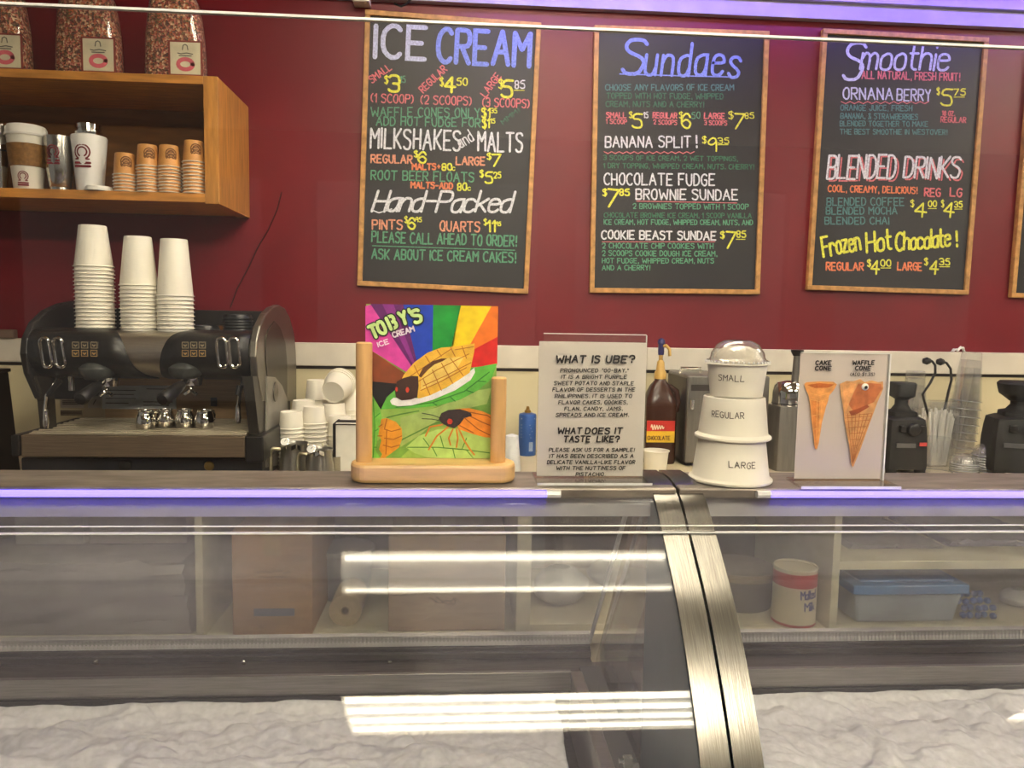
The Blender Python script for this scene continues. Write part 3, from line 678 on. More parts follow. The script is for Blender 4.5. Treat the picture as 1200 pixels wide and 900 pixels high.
leaf = [(474, 524), (500, 470), (540, 435), (640, 400), (860, 345), (984, 322), (960, 390), (900, 440), (820, 482), (720, 508), (600, 520), (540, 520)]
art('painted_leaf', [leaf], (96, 186, 64), .0006)
arts('painted_leaf_veins', [[(540, 514), (700, 494), (840, 445), (950, 360)], [(700, 494), (720, 506)], [(780, 470), (800, 488)], [(850, 440), (880, 450)], [(900, 400), (935, 402)]], 5, (52, 130, 40), .0008)
art('painted_leaf', [[(395, 460), (437, 462), (470, 520), (478, 560), (466, 620), (450, 700), (470, 770), (430, 790), (395, 790)]], (120, 196, 74), .0006)
arts('painted_leaf_veins', [[(440, 480), (448, 600), (440, 740)], [(446, 560), (470, 540)], [(446, 620), (462, 610)], [(442, 690), (456, 690)]], 4, (66, 150, 48), .0008)
art('painted_leaf', [[(584, 690), (640, 640), (720, 612), (830, 606), (960, 640), (975, 748), (880, 756), (790, 748), (680, 735), (620, 715)]], (176, 212, 116), .0006)
arts('painted_leaf_veins', [[(590, 690), (720, 690), (840, 700), (960, 716)], [(690, 690), (660, 650)], [(750, 692), (735, 640)], [(700, 690), (720, 728)], [(790, 696), (800, 742)], [(850, 702), (880, 750)], [(830, 698), (850, 650)]], 4, (78, 140, 50), .0008)
arts('painted_shade', [[(560, 660), (640, 620), (700, 590), (760, 570)], [(500, 560), (560, 545), (640, 530)], [(560, 740), (640, 750), (720, 756)], [(480, 600), (560, 640)]], 6, (92, 140, 54), .0005)
rim = [(514, 486), (530, 472), (580, 474), (650, 474), (760, 430), (850, 370), (884, 340), (888, 360), (868, 395), (800, 440), (700, 482), (610, 506), (550, 510), (522, 502)]
art('painted_plate', [rim], (244, 240, 232), .0010)
art('painted_taco', [[(562, 400), (574, 372), (620, 318), (680, 274), (740, 252), (800, 248), (886, 234), (884, 270), (864, 362), (820, 392), (760, 428), (690, 462), (640, 476), (600, 440)]], (242, 186, 60), .0012)
art('painted_taco', [[(700, 330), (760, 300), (840, 290), (800, 360), (700, 420), (650, 440), (650, 390)]], (250, 208, 104), .0013)
arts('painted_taco_lines', [[(600, 380), (690, 320), (780, 260)], [(640, 400), (720, 350), (860, 280)], [(650, 440), (740, 400), (850, 340)], [(660, 390), (690, 460)], [(700, 350), (740, 440)], [(740, 320), (790, 410)], [(780, 300), (835, 375)], [(620, 330), (640, 370)], [(670, 290), (690, 320)], [(720, 262), (740, 290)], [(780, 252), (800, 290)], [(830, 246), (850, 300)], [(800, 262), (882, 248)], [(660, 420), (760, 375), (870, 318)]], 4, (186, 116, 26), .0015)
art('painted_taco_fold', [[(640, 376), (660, 340), (700, 312), (740, 300), (765, 300), (745, 312), (710, 326), (680, 350), (650, 384)]], (98, 58, 24), .0016)
art('painted_cicada_head', [[(535, 430), (545, 400), (575, 385), (610, 376), (638, 378), (640, 420), (634, 470), (605, 480), (565, 484), (540, 470)]], (62, 36, 24), .0017)
art('painted_eyes', [[(582, 437), (587, 426), (594, 426), (600, 437), (594, 449), (587, 449)], [(537, 436), (541, 424), (548, 428), (548, 442), (542, 446)]], (214, 60, 36), .0019)
art('painted_nymph', [[(476, 566), (500, 562), (540, 578), (566, 608), (568, 650), (554, 690), (520, 716), (500, 730), (494, 752), (470, 756), (480, 720), (466, 700), (476, 660), (464, 630), (470, 600)]], (222, 150, 44), .0010)
arts('painted_nymph_lines', [[(500, 566), (490, 610), (520, 620), (560, 610)], [(490, 650), (530, 655), (566, 640)], [(484, 680), (520, 690), (556, 680)], [(480, 590), (464, 600)], [(478, 640), (460, 640)], [(500, 612), (496, 720)]], 4, (160, 92, 24), .0012)
art('painted_wing', [[(800, 522), (860, 518), (920, 532), (975, 556), (975, 648), (930, 646), (880, 632), (820, 612), (806, 590), (850, 548)]], (236, 142, 42), .0012)
arts('painted_wing_lines', [[(850, 545), (920, 580), (970, 600)], [(840, 560), (900, 610), (960, 640)], [(860, 535), (940, 550), (972, 570)], [(820, 594), (880, 626)]], 4, (150, 80, 24), .0014)
art('painted_cicada', [[(728, 566), (740, 540), (770, 526), (820, 522), (868, 536), (874, 552), (840, 562), (820, 590), (796, 606), (768, 598), (740, 582)]], (54, 44, 44), .0015)
arts('painted_cicada_lines', [[(655, 540), (700, 548), (732, 560)], [(655, 564), (700, 566), (730, 572)]], 3, (34, 30, 30), .0016)
arts('painted_legs', [[(770, 600), (720, 640), (690, 690), (684, 700)], [(745, 590), (690, 600), (670, 640)], [(790, 610), (772, 650), (780, 680)], [(815, 605), (840, 660), (866, 700), (884, 722)], [(806, 610), (812, 650), (806, 690)]], 7, (220, 132, 48), .0014)
art('painted_eyes', [[(764, 576), (772, 564), (784, 566), (790, 576), (784, 588), (770, 588)]], (206, 60, 40), .0018)
def lettering(s, spans, h, wid, col, d):
    m = MB()
    for ch, (a, b) in zip(s, spans): place_text(m, ch, a, b, h, wid, lambda u, v: mpa(u, v, d), jit=0)
    o = m.build('lettering', flat(col), pic, world=True, recalc=False); return o
sp = [((440, 212), (468, 200)), ((474, 196), (500, 184)), ((520, 172), (546, 160)), ((566, 152), (592, 144)), ((606, 138), (610, 137)), ((626, 146), (656, 134))]
lettering("TOBY'S", sp, 54, 26, (24, 44, 30), .0020); lettering("TOBY'S", sp, 54, 15, (204, 232, 150), .0022)
m = MB(); place_text(m, 'ICE', (464, 250), (510, 234), 20, 5, lambda u, v: mpa(u, v, .0020)); place_text(m, 'CREAM', (530, 208), (622, 180), 22, 6, lambda u, v: mpa(u, v, .0020)); m.build('lettering', flat((244, 224, 240)), pic, world=True, recalc=False)

# ------------------------------------------------------------------ paper sign about ube in an acrylic holder
UY = 1.11
paper = mat('paper_sheet', (240, 234, 230), .6, 0, .02, 6)
ua, ub = W(630, 480, UY).x, W(757, 480, UY).x
uz = W(690, 400, UY).z
us = thing('acrylic_sign_holder', 'clear acrylic sign holder with the paper sheet about ube, left of the steel strips', 'sign', ((ua + ub) / 2, UY, TOPZ))
MB().box(ua, ub, UY, UY + .0025, TOPZ + .004, uz).build('front_pane', acrylic, us, world=True)
MB().box(ua + .008, ub, UY + .012, UY + .0145, TOPZ + .004, W(690, 392, UY + .012).z).build('back_pane', acrylic, us, world=True)
e = .0012
MB().box(ua + .008, ub, UY + .0118, UY + .0147, W(690, 392, UY + .012).z, W(690, 392, UY + .012).z + e).box(ub, ub + e, UY + .0118, UY + .0147, TOPZ + .004, W(690, 392, UY + .012).z).build('pane_edge', plexi_edge, us, world=True)
MB().box(ua - .002, ub + .004, UY - .035, UY + .04, TOPZ + .0005, TOPZ + .004).build('foot', acrylic, us, world=True)
MB().box(ua - .002, ub + .004, UY - .0362, UY - .035, TOPZ + .0005, TOPZ + .004).build('foot_edge', plexi_edge, us, world=True)
sh_z0 = W(690, 567, UY).z
MB().box(ua + .001, ub - .001, UY + .0035, UY + .0043, TOPZ + .006, uz - .001).build('paper', paper, us, world=True)
UC = (600, 370, 3.75)
def mpu(u, v):
    q = W(UC[0] + u / UC[2], UC[1] + v / UC[2], UY); return Vector((q.x, UY - .0004, q.z))
m = MB(); cm = dict(slant=.16, gap=2.6, jit=.3)
for s, a, b, y in (('WHAT', 192, 320, 206), ('IS', 352, 382, 206), ('UBE?', 412, 534, 206), ('WHAT', 200, 304, 518), ('DOES', 322, 426, 518), ('IT', 452, 482, 518), ('TASTE', 226, 340, 554), ('LIKE?', 372, 468, 554)):
    place_text(m, s, (a, y), (b, y), 30 if y < 300 else 25, 7.5 if y < 300 else 6.5, mpu, **cm)
for s, a, b, y in (('PRONOUNCED', 212, 376, 248), ('"OO-BAY,"', 394, 510, 248), ('IT IS A BRIGHT PURPLE', 216, 502, 276), ('SWEET POTATO AND STAPLE', 184, 532, 304), ('FLAVOR OF DESSERTS IN THE', 178, 538, 332), ('PHILIPPINES. IT IS USED TO', 188, 524, 360), ('FLAVOR CAKES, COOKIES,', 204, 506, 388), ('FLAN, CANDY, JAMS,', 230, 484, 416), ('SPREADS AND ICE CREAM.', 192, 512, 443),
                   ('PLEASE ASK US FOR A SAMPLE!', 162, 536, 597), ('IT HAS BEEN DESCRIBED AS A', 164, 532, 624), ('DELICATE VANILLA-LIKE FLAVOR', 154, 538, 651), ('WITH THE NUTTINESS OF', 194, 496, 677), ('PISTACHIO.', 280, 408, 704)):
    place_text(m, s, (a, y), (b, y), 15, 3.6, mpu, **cm)
m.build('printed_text', ink, us, world=True, recalc=False)

# ------------------------------------------------------------------ cone sign
CY = 1.10
ca, cb = W(934, 500, CY).x, W(1035, 500, CY).x
cz = W(990, 414, CY).z
cs_ = thing('acrylic_sign_holder', 'clear acrylic sign holder with pictures of a cake cone and a waffle cone', 'sign', ((ca + cb) / 2, CY, TOPZ))
MB().box(ca, cb + .002, CY - .003, CY - .0005, TOPZ + .004, cz).build('front_pane', acrylic, cs_, world=True)
MB().box(cb + .002, cb + .0045, CY - .003, CY + .004, TOPZ + .004, cz).box(ca, cb + .002, CY - .003, CY, cz, cz + .001).build('pane_edge', plexi_edge, cs_, world=True)
MB().box(ca, cb, CY, CY + .001, TOPZ + .006, cz - .001).build('paper', mat('cone_sign_paper', (236, 224, 222), .6, 0, .02, 6), cs_, world=True)
m = MB(); m.prism([(ca - .004, CY + .02, TOPZ + .0005), (ca - .010, CY - .04, TOPZ + .0005), (cb + .006, CY - .045, TOPZ + .0005), (cb + .010, CY + .02, TOPZ + .0005)], (0, 0, .0035)); m.build('foot', acrylic, cs_, world=True)
m = MB(); m.box(ca - .010, cb + .006, CY - .0465, CY - .045, TOPZ + .0005, TOPZ + .0045); m.build('foot_edge', plexi_edge, cs_, world=True)
CC = (880, 370, 3.75)
def mpc(u, v, d=0.0):
    q = W(CC[0] + u / CC[2], CC[1] + v / CC[2], CY - .0035); return Vector((q.x, CY - .0035 - d, q.z))
m = MB()
for s, a, b, y, h, wd in (('CAKE', 284, 350, 215, 17, 5), ('CONE', 282, 350, 239, 17, 5), ('WAFFLE', 446, 540, 215, 17, 5), ('CONE', 458, 524, 239, 17, 5), ('(ADD $1.35)', 436, 542, 264, 13, 2.6)):
    place_text(m, s, (a, y), (b, y), h, wd, mpc, **cm)
m.build('printed_text', ink, cs_, world=True, recalc=False)
def cflat(name, polys, col, d, lines=None, wid=3):
    m = MB()
    for p in polys: m.poly([mpc(u, v, d) for u, v in p])
    if lines: m.ribbon(lines, wid, lambda u, v: mpc(u, v, d))
    return m.build(name, mat('print_%d_%d_%d' % col, col, .5, 0, .14, 90), cs_, world=True, recalc=False)
cflat('printed_cake_cone', [[(234, 300), (244, 292), (300, 288), (362, 290), (378, 302), (362, 330), (344, 350), (340, 372), (330, 400), (312, 470), (298, 560), (290, 588), (280, 584), (276, 540), (264, 440), (258, 372), (252, 346), (240, 322)]], (222, 152, 84), .0001)
cflat('printed_cone_shade', [[(246, 304), (300, 296), (366, 302), (340, 316), (280, 318)]], (184, 94, 36), .0002)
cflat('printed_cone_shade', [[(264, 372), (300, 372), (298, 470), (292, 560), (284, 570), (270, 440)]], (208, 128, 60), .0002)
cflat('printed_cone_lines', [], (240, 166, 92), .0003, [[(256, 340), (300, 350), (346, 340)], [(258, 368), (300, 376), (338, 368)], [(290, 376), (288, 560)], [(312, 376), (298, 540)], [(268, 440), (320, 430)], [(274, 500), (308, 490)]], 3)
cflat('printed_waffle_cone', [[(390, 300), (420, 286), (450, 288), (480, 278), (500, 292), (530, 284), (560, 292), (580, 288), (582, 320), (556, 380), (530, 450), (480, 590), (450, 664), (442, 660), (430, 560), (412, 470), (404, 390), (394, 340)]], (208, 152, 98), .0001)
cflat('printed_cone_shade', [[(470, 300), (520, 296), (572, 300), (576, 322), (540, 380), (490, 400), (450, 420), (430, 390), (450, 340)]], (186, 104, 58), .0002)
cflat('printed_cone_shade', [[(404, 300), (440, 294), (462, 300), (440, 350), (420, 420), (410, 400)]], (226, 160, 100), .0002)
cflat('printed_cone_lines', [], (164, 98, 50), .0004, [[(412 + 0, 450), (530, 440)]] + [[(416 + i * 6, 440 + i * 26), (530 - i * 12, 430 + i * 28)] for i in range(8)] + [[(424 + i * 18, 430), (446, 650)] for i in range(7)], 2.6)
cflat('printed_cone_shade', [[(430, 420), (470, 408), (510, 390), (520, 400), (470, 430), (440, 440)]], (150, 70, 36), .0005)
eye = mpc(500, 312)
ey = MB().lathe([(0, 0), (.0052, 0), (.0052, .0012), (.003, .0028), (0, .0034)], 20, Matrix.Translation((eye.x, eye.y - .0006, eye.z)) @ Matrix.Rotation(pi / 2, 4, 'X')).build('googly_eye', mat('white_eye', (240, 238, 232), .3), cs_, world=True, smooth=True); ey['label'] = 'stuck-on googly eye'
MB().lathe([(0, 0), (.0026, 0), (.002, .001), (0, .0012)], 16, Matrix.Translation((eye.x, eye.y - .0040, eye.z - .0006)) @ Matrix.Rotation(pi / 2, 4, 'X')).build('pupil', black, ey, world=True, smooth=True)

# ------------------------------------------------------------------ three paper tubs
TY = 1.118
def tub(name, label, pt, pb, rt, rb, txt, tx, rim_top, zbase, th, tw):
    """upright shapes between pixel rows pt, pb with radii in pixels"""
    c = W(855, 570, TY); z0 = zbase; z1 = W(855, pt, TY).z
    t = thing(name, label, 'paper tub', (c.x + PX({'SMALL': 3, 'REGULAR': 1, 'LARGE': 0}[txt], TY), TY, z0))
    h = z1 - z0; R0, R1 = PX(rb, TY), PX(rt, TY)
    if rim_top:
        prof = [(0, .003), (R0, .0005), (R0 + (R1 - R0) * .96, h * .96), (R1 + .003, h * .955), (R1 + .0042, h * .975), (R1 + .003, h - .0005), (R1 - .001, h), (R1 - .004, h * .97), (0, h * .93)]
    else:
        prof = [(0, .002), (R0 - .003, .001), (R0 + .001, 0), (R0 + .003, .0015), (R0 + .003, .0045), (R0, .0065), (R0 - .002, .0085), (R1, h - .001), (R1 - .0015, h), (R1 - .003, h - .004), (0, h - .004)]
    MB().lathe(prof, 56).build('tub_wall', paper_w, t, smooth=True)
    # handwriting wrapped on the wall
    q = W(tx[0], tx[2], TY - R0); q2 = W(tx[1], tx[3], TY - R0)
    def mp(u, v):
        zz = -v; f = (zz / h) if h else 0
        rad = (R0 + (R1 - R0) * f) + .0006
        a = (u - t.location.x) / rad
        return Vector((rad * sin(a), -rad * cos(a), zz))
    m = MB(); place_text(m, txt, (q.x, -(q.z - z0)), (q2.x, -(q2.z - z0)), th, tw, mp, jit=.5, gap=2.4)
    m.build('handwriting', mat('grey_marker', (70, 62, 58), .7), t, recalc=False)
    return t, z1, R1
t1, z1, _ = tub('paper_tub', 'large upturned white paper tub marked LARGE, lowest of its stack on the steel top', 513, 574, 39.5, 47, 'LARGE', (856, 887, 549, 550), False, TOPZ + .0005, .0085, .0011)
t2, z2, _ = tub('paper_tub', 'middle upturned white paper tub marked REGULAR in the stack on the steel top', 464, 511, 36, 42.5, 'REGULAR', (835, 873, 491, 491), False, z1 + .0003, .0085, .0011)
t3, z3, r3 = tub('paper_tub', 'small upright white paper tub marked SMALL under a clear dome, topmost of its stack', 425, 463, 35, 30.5, 'SMALL', (841, 871, 447, 447), True, z2 + .0003, .0085, .0011)
dz = W(855, 399, TY).z - z3
dome = thing('dome_lid', 'clear plastic dome lid on the small white tub', 'lid', (t3.location.x, TY, z3 + .0003))
R = PX(34, TY)
MB().lathe([(R + .004, 0), (R + .004, .003), (R - .001, .005), (R - .003, .008), (R * .9, dz * .45), (R * .72, dz * .8), (R * .5, dz * .97), (R * .42, dz), (0, dz * .93)], 40, cap=False).build('dome', clearcup, dome, smooth=True, solid=.0008)
m = MB()
for k in range(40): a = 2 * pi * k / 40; m.box(-.0012, .0012, -.001, .001, .0005, .0035, Matrix.Rotation(a, 4, 'Z') @ Matrix.Translation((0, -R - .004, 0)))
m.build('crimped_rim', plexi_edge, dome)
fill = MB().lathe([(0, 0), (R * .85, 0), (R * .86, .004), (R * .8, dz * .3), (R * .62, dz * .58), (R * .4, dz * .72), (0, dz * .78)], 32, Matrix.Translation((t3.location.x, TY, z3 + .0004))).build('crumpled_paper', mat('crumpled_paper', (226, 216, 196), .7, 0, .10, 90, bump=.8), smooth=True, world=True)
tag(fill, 'crumpled off-white paper filling under the clear dome lid on the tubs', 'paper filling')

# ------------------------------------------------------------------ wall cabinet with its contents
FB = 2.41
zA, zB = W(120, 84.5, FB).z, W(120, 234, FB).z
xR = W(256, 160, FB).x; xr = W(239, 160, FB).x
shelf_x0 = -2.2
th_t = PX(9, FB); th_b = PX(10, FB)
wc = thing('wall_cabinet', 'open oak veneer wall cabinet above the coffee machine', 'cabinet', ((shelf_x0 + xR) / 2, 2.58, zB))
k = dict(parent=wc, world=True)
MB().box(shelf_x0, xr, FB, WALL - .012, zA - th_t, zA).build('top_board', oak, bevel=.001, **k)
MB().box(shelf_x0, xr, FB, WALL - .012, zB, zB + th_b).build('bottom_board', oak, bevel=.001, **k)
MB().box(xr, xR, FB, WALL - .002, zB - .004, zA).build('side_panel', oak_v, bevel=.0015, **k)
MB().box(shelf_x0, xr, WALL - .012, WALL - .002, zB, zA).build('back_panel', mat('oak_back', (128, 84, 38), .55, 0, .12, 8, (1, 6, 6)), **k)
# sprinkle bags on top
spm = sprinkles('candy_sprinkles')
def bag(px0, px1, label):
    Y = 2.50; cx = W((px0 + px1) / 2, 80, Y).x; wdt = PX(px1 - px0, Y); z0 = zA + .0005
    t = thing('sprinkle_bag', label, 'bag', (cx, Y, z0), 'bags of sprinkles on the wall cabinet')
    hw, dp = wdt / 2, .05
    H = PX(104, Y)
    prof = [(1.0, 0), (1.02, .05), (1.0, .25), (.97, .45), (.90, .65), (.80, .82), (.56, .94), (.24, 1.0)]
    def ring(s, z, e=0):
        out = []
        for q in range(28):
            a = 2 * pi * q / 28; c, s_ = cos(a), sin(a)
            f = 1 / (abs(c) ** 4 + abs(s_) ** 4) ** .25
            out.append(((hw * s + e) * c * f, (dp * (s * .5 + .5) + e) * s_ * f, z))
        return out
    def shell(e, top):
        m = MB(); rings = [ring(s, z * H + (0 if z else .0003), e) for s, z in prof if z <= top]
        vs = [p for r_ in rings for p in r_]; n = 28; fs = []
        for i in range(len(rings) - 1):
            for q in range(n): fs.append((i * n + q, i * n + (q + 1) % n, (i + 1) * n + (q + 1) % n, (i + 1) * n + q))
        fs.append(tuple(range(n))[::-1]); fs.append(tuple((len(rings) - 1) * n + q for q in range(n)))
        return m.add(vs, fs)
    shell(-.002, .96).build('sprinkles', spm, t, smooth=True)['kind'] = 'stuff'
    s = shell(.0005, 1.0)
    s.lathe([(.018, H), (.012, H + .02), (.03, H + .07), (.034, H + .10)], 14, cap=False)
    s.build('clear_bag', clearbag, t, smooth=True)
    MB().tube([(.0155 * cos(2 * pi * q / 14), .0155 * sin(2 * pi * q / 14), H + .012) for q in range(14)], .0035, 6, True).build('tie', mat('red_tie', (150, 24, 30), .5), t)
    lw_, lh = PX(36, Y), PX(37, Y); lx = hw * .52
    y_ = -dp - .002
    l = MB().box(lx - lw_ / 2, lx + lw_ / 2, y_ - .001, y_, .008, .008 + lh).build('label', mat('dark_red_label', (128, 50, 44), .5), t)
    MB().box(lx - lw_ / 2 + .006, lx + lw_ / 2 - .006, y_ - .0016, y_ - .001, .013, .003 + lh).build('label_panel', mat('cream_label', (206, 198, 168), .5), l)
    m = MB(); mpf = lambda u, v: Vector((lx + u, y_ - .002, .008 + v))
    rr = lw_ * .24
    m.ribbon([[(rr * cos(a * .4) * .9, lh * .33 + rr * .62 * sin(a * .4)) for a in range(17)]], .012, mpf); m.build('label_ring', mat('pink_print', (206, 96, 108), .5), l, recalc=False)
    m = MB(); m.ribbon([[(-.006 , lh * .86), (-.008, lh * .74)], [(.006, lh * .86), (.008, lh * .74)], [(-.006, lh * .86), (0, lh * .89), (.006, lh * .86)], [(-.022, lh * .64), (-.012, lh * .62), (.004, lh * .65), (.022, lh * .62)], [(-.018, lh * .57), (.018, lh * .57)]], .003, mpf); m.build('label_print', mat('grey_print', (96, 92, 84), .6), l, recalc=False)
    return t
bag(-33, 32, 'clear bag of sprinkles on the oak cabinet cut by the left edge of the photo')
bag(73, 139, 'middle clear bag of sprinkles on the oak cabinet')
bag(176, 238, 'rightmost clear bag of sprinkles on the oak cabinet')
zin = zB + th_b
def ring_logo(m, cx, cz, r, rad, words=True):
    """ring emblem with two lines of small print wrapped on a wall of radius rad"""
    mp = lambda u, v: Vector((rad * sin(u / rad), -rad * cos(u / rad), v))
    pts = [(cx + r * cos(a), cz + r * sin(a)) for a in [(-60 + 300 * i / 20) * pi / 180 for i in range(21)]]
    m.ribbon([pts, [(cx + .62 * (x - cx), cz + .62 * (y - cz)) for x, y in pts]], r * .2, mp)
    m.ribbon([[(cx - r * .5, cz - r * .95), (cx - r * .9, cz - r * .95)], [(cx + r * .5, cz - r * .95), (cx + r * .9, cz - r * .95)]], r * .2, mp)
    if words:
        m.ribbon([[(cx - r, cz - r * 1.45), (cx + r, cz - r * 1.45)], [(cx - r, cz - r * 1.9), (cx + r, cz - r * 1.9)]], r * .32, mp)
def at_shelf(px, Y=2.47): return (W(px, 220, Y).x, Y, zin + .0004)
def prx(n, Y=2.47): return PX(n, Y)
t = thing('travel_tumbler', 'plain steel tumbler in the oak cabinet cut by the left edge', 'tumbler', at_shelf(-1))
r0, r1, h = prx(8), prx(12), prx(70)
MB().lathe([(0, 0), (r0, 0), (r0 * 1.02, .004), (r1 * .98, h * .6), (r1, h * .6), (r1, h), (r1 - .002, h), (r1 - .004, h * .97), (0, h * .97)], 32).build('body', chrome, t, smooth=True)
MB().lathe([(r1 + .0006, h * .59), (r1 + .0006, h * .615)], 32, cap=False).build('band', black, t, smooth=True)
t = thing('coffee_tumbler', 'white lidded coffee tumbler with a brown ribbed sleeve in the oak cabinet', 'tumbler', at_shelf(33.5))
r0, r1, h = prx(14), prx(20.5), prx(70)
MB().lathe([(0, 0), (r0, 0), (r1 * .96, h * .84), (0, h * .84)], 36).build('body', paper_w, t, smooth=True)
rs = lambda f: r0 + (r1 * .96 - r0) * f / .84
MB().lathe([(rs(.36) + .0005, h * .36), (rs(.36) + .003, h * .365), (rs(.7) + .003, h * .70), (rs(.7) + .0005, h * .705)], 36, cap=False).build('sleeve', mat('brown_silicone_sleeve', (134, 94, 46), .65, 0, .12, 90, bump=.8), t, smooth=True)
MB().lathe([(0, h * .83), (r1 * 1.04, h * .83), (r1 * 1.06, h * .86), (r1, h * .88), (r1 * .98, h * .95), (r1 * .9, h * .995), (r1 * .84, h), (0, h * .97)], 36).build('lid', mat('white_plastic', (238, 234, 224), .35, 0, .01), t, smooth=True)
m = MB(); ring_logo(m, .008, h * .20, prx(5), rs(.27) + .0012); m.build('printed_emblem', maroon, t, recalc=False)
t = thing('steel_tumbler', 'open brushed steel tumbler with maroon emblem in the oak cabinet', 'tumbler', at_shelf(72))
r0, r1, h = prx(11), prx(16), prx(59)
MB().lathe([(0, 0), (r0, 0), (r0, .012), (r0 * 1.06, .014), (r1 * .9, h * .45), (r1, h * .98), (r1, h), (r1 - .002, h), (r1 * .8, h * .5), (r0 * .9, .02), (0, .02)], 36).build('body', mat('shiny_steel', (190, 186, 178), .2, 1, .05, 30), t, smooth=True)
m = MB(); ring_logo(m, -.002, h * .70, prx(6.5), r1 * .985); m.build('printed_emblem', maroon, t, recalc=False)
t = thing('white_tumbler', 'white tumbler with steel cap and maroon emblem in the oak cabinet', 'tumbler', at_shelf(106))
r0, r1, h = prx(13.5), prx(18.5), prx(61)
MB().lathe([(0, 0), (r0, 0), (r1, h * .97), (r1 * .96, h), (0, h)], 36).build('body', mat('white_enamel_coat', (236, 234, 230), .3, 0, .01), t, smooth=True)
MB().lathe([(0, h), (r1 * .72, h), (r1 * .76, h + .006), (r1 * .76, h + .012), (r1 * .66, h + .013), (r1 * .66, h + .02), (r1 * .7, h + .021), (r1 * .7, h + .034), (r1 * .62, h + .037), (0, h + .037)], 32).build('cap', chrome, t, smooth=True)
m = MB(); ring_logo(m, 0, h * .68, prx(8), r1 * .952); m.build('printed_emblem', maroon, t, recalc=False)
r = prx(14)
o = MB().lathe([(0, 0), (r, 0), (r, .006), (r * .96, .011), (r * .9, .014), (0, .014)], 32).build('cup_lid', mat('white_plastic', (238, 234, 224), .35, 0, .01), smooth=True)
o.location = (W(116, 220, 2.435).x, 2.435, zin + .0004); tag(o, 'small white plastic lid lying before the white tumbler in the cabinet', 'lid')
# wax paper cups
def cup(name, label, cat, R, r, h, m, group=None, inv=True, seg=32, rim_m=None):
    t = thing(name, label, cat, (0, 0, 0), group)
    prof = [(R - .0005, .003), (R + .0022, .0028), (R + .003, .0015), (R + .0022, .0004), (R - .0008, 0), (R - .002, .002)]
    wall = [(0, h - .004), (r - .003, h - .004), (r - .001, h), (r, h - .0015), (R - .0005, .003)]
    if not inv:
        prof = [(a, h - b) for a, b in prof]; wall = [(a, h - b) for a, b in wall]
    MB().lathe(wall, seg, cap=False).build('cup_wall', m, t, smooth=True)
    MB().lathe(prof, seg, cap=False).build('rim', rim_m or paper_w, t, smooth=True)
    return t
orange_cup = mat('orange_printed_cup', (208, 148, 82), .5, 0, .08, 30)
sc = cup('sample_cup', 'x', 'cup', PX(12, 2.44), PX(10, 2.44), PX(24, 2.44), orange_cup, 'small orange wax cups in the oak cabinet', seg=24)
m = MB(); ring_logo(m, .016, PX(14, 2.44), PX(5.5, 2.44), PX(11.1, 2.44), False); m.build('printed_emblem', mat('dark_print', (120, 76, 34), .6), sc, recalc=False)
first = True
for (px, n, wh) in ((147, 6, 'leftmost small stack'), (174, 9, 'second small stack from left'), (199, 9, 'third small stack from left'), (228, 10, 'rightmost small stack')):
    for i in range(n):
        lab = nth(i, n, 'orange wax cup', 'in the %s in the oak cabinet' % wh)
        loc = (W(px, 220, 2.44).x, 2.44, zin + .0005 + i * PX((222 - 180 - 24 if n == 6 else 222 - 170 - 24 if n == 9 else 224 - 166 - 24) / (n - 1), 2.44))
        if first: sc.location = loc; sc['label'] = lab; first = False
        else: dup(sc, loc, label=lab)

# ------------------------------------------------------------------ espresso machine
EM = thing('espresso_machine', 'two group black and steel espresso machine standing on the back worktop', 'coffee machine', (W(165, 545, 2.3).x, 2.35, CTR))
k = dict(parent=EM, world=True)
def ex(px, py, Y): return W(px, py, Y).x
XL, XR = ex(36, 412, 2.14), ex(293, 412, 2.14)
dk_brown = mat('smoky_steel_panel', (186, 156, 120), .4, .35, .08, 30, (.4, 8, 8))
tray_steel = mat('tray_steel', (150, 132, 110), .36, .8, .08, 50, (.3, 9, 9), .06)
# base and feet
zt_ = W(165, 512, 2.14).z
MB().box(ex(22, 540, 2.16), ex(306, 540, 2.16), 2.17, 2.66, CTR + .012, W(165, 537, 2.17).z).build('base_box', mat('blue_black_panel', (34, 36, 42), .4, 0, .1), bevel=.004, **k)
for a in (30, 295):
    for yy in (2.22, 2.6): MB().lathe([(.02, 0), (.022, .012)], 16, Matrix.Translation((ex(a, 540, 2.2), yy, CTR + .0003))).build('foot', rubber, **k)
p = W(147, 546, 2.168); MB().lathe([(0, 0), (.017, 0), (.017, .004), (.008, .008), (0, .008)], 20, Matrix.Translation(p) @ Matrix.Rotation(pi / 2, 4, 'X')).build('base_knob', rubber, smooth=True, **k)
p = W(245, 546, 2.168); MB().lathe([(0, 0), (.014, 0), (.012, .004), (0, .006)], 20, Matrix.Translation(p) @ Matrix.Rotation(pi / 2, 4, 'X')).build('base_knob', mat('brass_knob', (120, 100, 60), .4, .8), smooth=True, **k)
